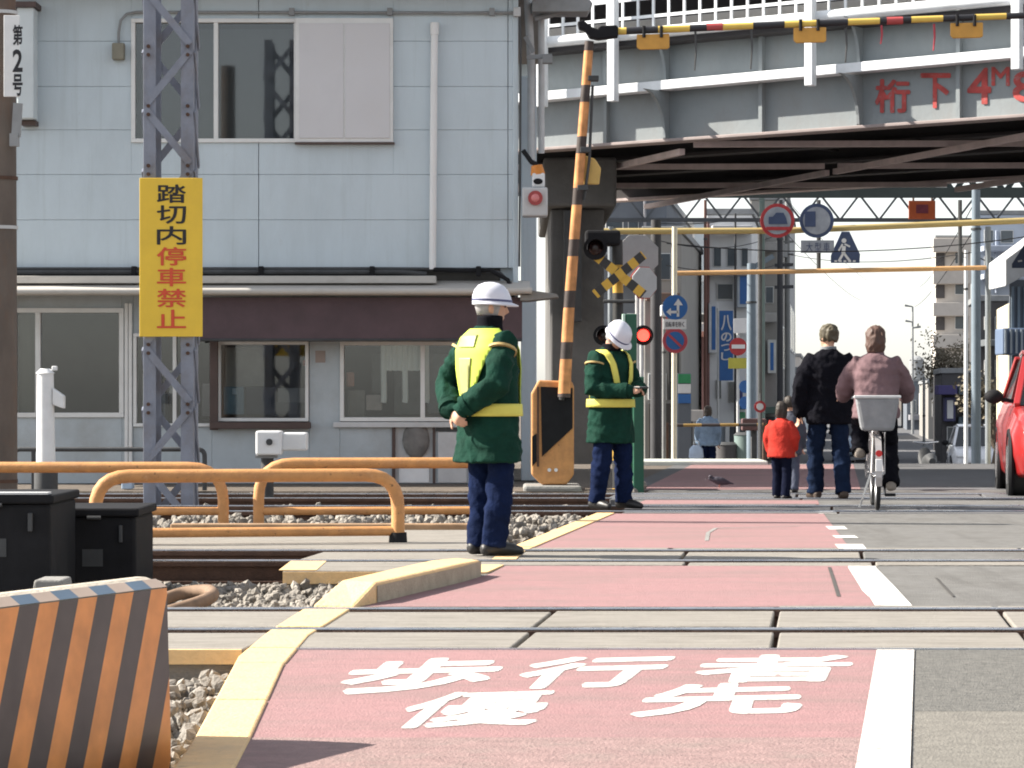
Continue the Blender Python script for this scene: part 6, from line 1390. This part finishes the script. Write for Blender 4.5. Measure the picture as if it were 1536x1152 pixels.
# ------------------------------------------------------------------ cars
def car(label, loc, rz, paint, H=1.48, Wd=1.68, L=3.9, name='car'):
    o = thing(name, label, 'car', loc, rz); hw_ = Wd/2
    def sec(y, zl, zh, w0, w1, n=5):       # lower body section (y along the car, front at +y)
        return [Vector((-w0, y, zl)), Vector((-w1*1.0, y, zl+(zh-zl)*.35)), Vector((-w1, y, zl+(zh-zl)*.7)), Vector((-w1*.9, y, zh)),
                Vector((w1*.9, y, zh)), Vector((w1, y, zl+(zh-zl)*.7)), Vector((w1*1.0, y, zl+(zh-zl)*.35)), Vector((w0, y, zl))]
    f = L/2; k = H/1.48
    secs = [sec(-f, .35, .82*k, hw_*.80, hw_*.86), sec(-f+.12, .22, .95*k, hw_*.9, hw_*.96), sec(-f+.6, .18, .98*k, hw_*.95, hw_), sec(0, .17, .96*k, hw_*.95, hw_), sec(f-1.15, .18, .94*k, hw_*.95, hw_), sec(f-.55, .19, .86*k, hw_*.94, hw_*.98), sec(f-.15, .22, .74*k, hw_*.86, hw_*.92), sec(f, .32, .60*k, hw_*.70, hw_*.78)]
    body = MB().rings(secs).build('body', paint, o, bevel=.05, local=True, smooth=True, segs=3)
    # greenhouse
    gh = [(-f+.16, .96*k, hw_*.86), (-f+.62, H-.03, hw_*.70), (-f+1.5, H, hw_*.72), (f-1.75, H-.05, hw_*.70), (f-1.02, .93*k, hw_*.86)]
    gl = glass('car_glass', (.10, .12, .13), .15)
    rs = []
    for y, z, w in gh: rs.append((y, z, w))
    cabin = MB(); P0 = [(y, z) for y, z, w in rs]
    left = [Vector((-w, y, z)) for y, z, w in rs]; right = [Vector((w, y, z)) for y, z, w in rs]
    cabin.add(left+right, [(0, 1, 6, 5), (1, 2, 7, 6), (2, 3, 8, 7), (3, 4, 9, 8)]); bl = [Vector((-hw_*.9, y, .95*k)) for y in (-f+.16, -f+.7, -f+1.5, f-1.7, f-1.02)]
    cabin.add([Vector((-hw_*.88, rs[0][0], .95*k))]+left[1:4]+[Vector((-hw_*.88, rs[4][0], .93*k))], [(0, 1, 2, 3, 4)])
    cabin.add([Vector((hw_*.88, rs[0][0], .95*k))]+right[1:4]+[Vector((hw_*.88, rs[4][0], .93*k))], [(4, 3, 2, 1, 0)])
    cabin.build('windows', mat('car_glass_dark', (.02, .024, .028), .08, .1, spec=.7), o, bevel=.03, local=True)
    rp = MB(); up = Vector((0, 0, .012)); rp.add([left[1]+up, right[1]+up, right[2]+up, left[2]+up, left[3]+up, right[3]+up], [(0, 1, 2, 3), (3, 2, 5, 4)])
    ro = rp.build('roof', paint, o, local=True); sd = ro.modifiers.new('thick', 'SOLIDIFY'); sd.thickness = .03; sd.offset = 1
    for sgn in (-1, 1):
        sd_ = left if sgn < 0 else right
        for a, b in ((0, 1), (3, 4)): MB().beam(sd_[a]+Vector((sgn*.012, 0, 0)), sd_[b]+Vector((sgn*.012, 0, 0)), .07, .05).build('pillar', paint, o, bevel=.01, local=True)
        MB().beam(Vector((sgn*hw_*.875, 0, .95*k)), Vector((sgn*hw_*.725, 0, H-.01)), .06, .04).build('pillar', paint, o, local=True)
        for y in (-f+.72, f-.74):
            w = MB().tube([(sgn*(hw_-.20), y, .315), (sgn*(hw_-.18), y, .315), (sgn*(hw_-.03), y, .315), (sgn*(hw_-.005), y, .315)], [.28, .315, .315, .28], 28).build('tyre', m_tyre, o, smooth=True, local=True)
            MB().disc((sgn*(hw_+.0), y, .315), (1, 0, 0), .20, .02).build('rim', m_chr, w, smooth=True, local=True)
            MB().torus((sgn*(hw_-.02), y, .32), (1, 0, 0), .345, .03, 24, 6).build('wheel_arch', m_black, o, smooth=True, local=True)
        mr = MB().ball((sgn*(hw_+.12), f-1.22, 1.02*k), .10, .07, .075, 12, 8).build('mirror', m_black, o, smooth=True, local=True)
        MB().beam((sgn*hw_*.9, f-1.22, .97*k), (sgn*(hw_+.08), f-1.22, 1.0*k), .04, .04).build('mirror_arm', m_black, mr, local=True)
        MB().ball((sgn*hw_*.66, f-.10, .66*k), .16, .10, .075, 14, 8).build('headlight', mat('headlight', (.75, .76, .78), .1, .05), o, smooth=True, local=True)
        MB().ball((sgn*hw_*.78, -f+.10, .80*k), .10, .08, .13, 12, 8).build('tail_light', mat('tail_red', (.5, .02, .02), .15), o, smooth=True, local=True)
    MB().box(-.45, .45, f-.04, f+.02, .36, .50).build('grille', m_black, o, bevel=.02, local=True)
    for y in (f+.021, -f-.03): MB().box(-.165, .165, min(y, y+.012), max(y, y+.012), .42, .585).build('number_plate', m_wht, o, bevel=.004, local=True)
    MB().box(-hw_*.8, hw_*.8, -f-.02, -f+.1, .30, .42).build('bumper', m_dark, o, bevel=.03, local=True)
    return o
m_redp = mat('car_red', (.28, .014, .014), .3, .06, 3, coat=.5)
car('red hatchback cut off by the right edge of the picture', (X(1496, 29.0)+.84+.30, 30.4, 0), math.radians(180-7), m_redp)
car('pale blue car far down the street behind the walking man', (X(1288, 100), 100, -1.3), math.radians(180-6), mat('car_blue', (.30, .38, .48), .25, .05, coat=.5))
car('white car far down the street near the right side', (X(1478, 78), 79, -1.3), math.radians(180-6), mat('car_white', (.70, .71, .74), .25, .05, coat=.5), L=3.6)
# small motor scooter parked by the kerb
sc = thing('scooter', 'dark parked scooter on the right side of the far street', 'scooter', (X(1392, 72), 72, zg(72)))
for y in (-.5, .6): MB().torus((X(1392, 72), 72+y, zg(72)+.24), (1, 0, 0), .20, .05, 20, 8).build('wheel', m_tyre, sc, smooth=True)
MB().rings([sring(Vector((X(1392, 72), 72+y, zg(72)+z)), rx, rz_, 14, 2.2, Vector((1, 0, 0)), Vector((0, 0, 1))) for y, z, rx, rz_ in ((-.75, .55, .08, .08), (-.5, .58, .16, .18), (-.1, .55, .17, .16), (.1, .38, .15, .08), (.4, .42, .16, .12), (.55, .62, .18, .26), (.62, .7, .10, .16))]).build('shell', m_dark, sc, smooth=True)
MB().tube([(X(1392, 72)-.32, 72.4, zg(72)+1.02), (X(1392, 72), 72.52, zg(72)+.98), (X(1392, 72)+.32, 72.4, zg(72)+1.02)], .02, 8).build('handlebar', m_chr, sc, smooth=True)
# pigeon on the pavement
pg_ = thing('pigeon', 'dark pigeon on the sunlit strip of red pavement', 'pigeon', G(1078, 732))
p = G(1078, 732)
bq = MB().rings([sring(p+Vector((x, 0, z)), r*.8, r, 12, 2, Vector((0, 1, 0)), Vector((0, 0, 1))) for x, z, r in ((-.12, .10, .006), (-.07, .095, .028), (-.02, .085, .045), (.03, .075, .048), (.07, .07, .036), (.13, .055, .014), (.17, .045, .008))])
bq.ball(p+Vector((-.09, 0, .125)), .026, .022, .024); bq.tube([p+Vector((-.085, 0, .11)), p+Vector((-.05, 0, .09))], [.02, .03], 10)
link('body', remesh(Mb2 := MB().add([v-pg_.location for v in bq.v], bq.f), .006, 2), mat('feather_dark', (.045, .04, .055), .7, .3, 30), pg_, smooth='all')
for y in (-.015, .015): MB().tube([p+Vector((.01, y, .05)), p+Vector((.005, y, .0))], .005, 6).build('leg', mat('leg_pink', (.4, .15, .12), .6), pg_)
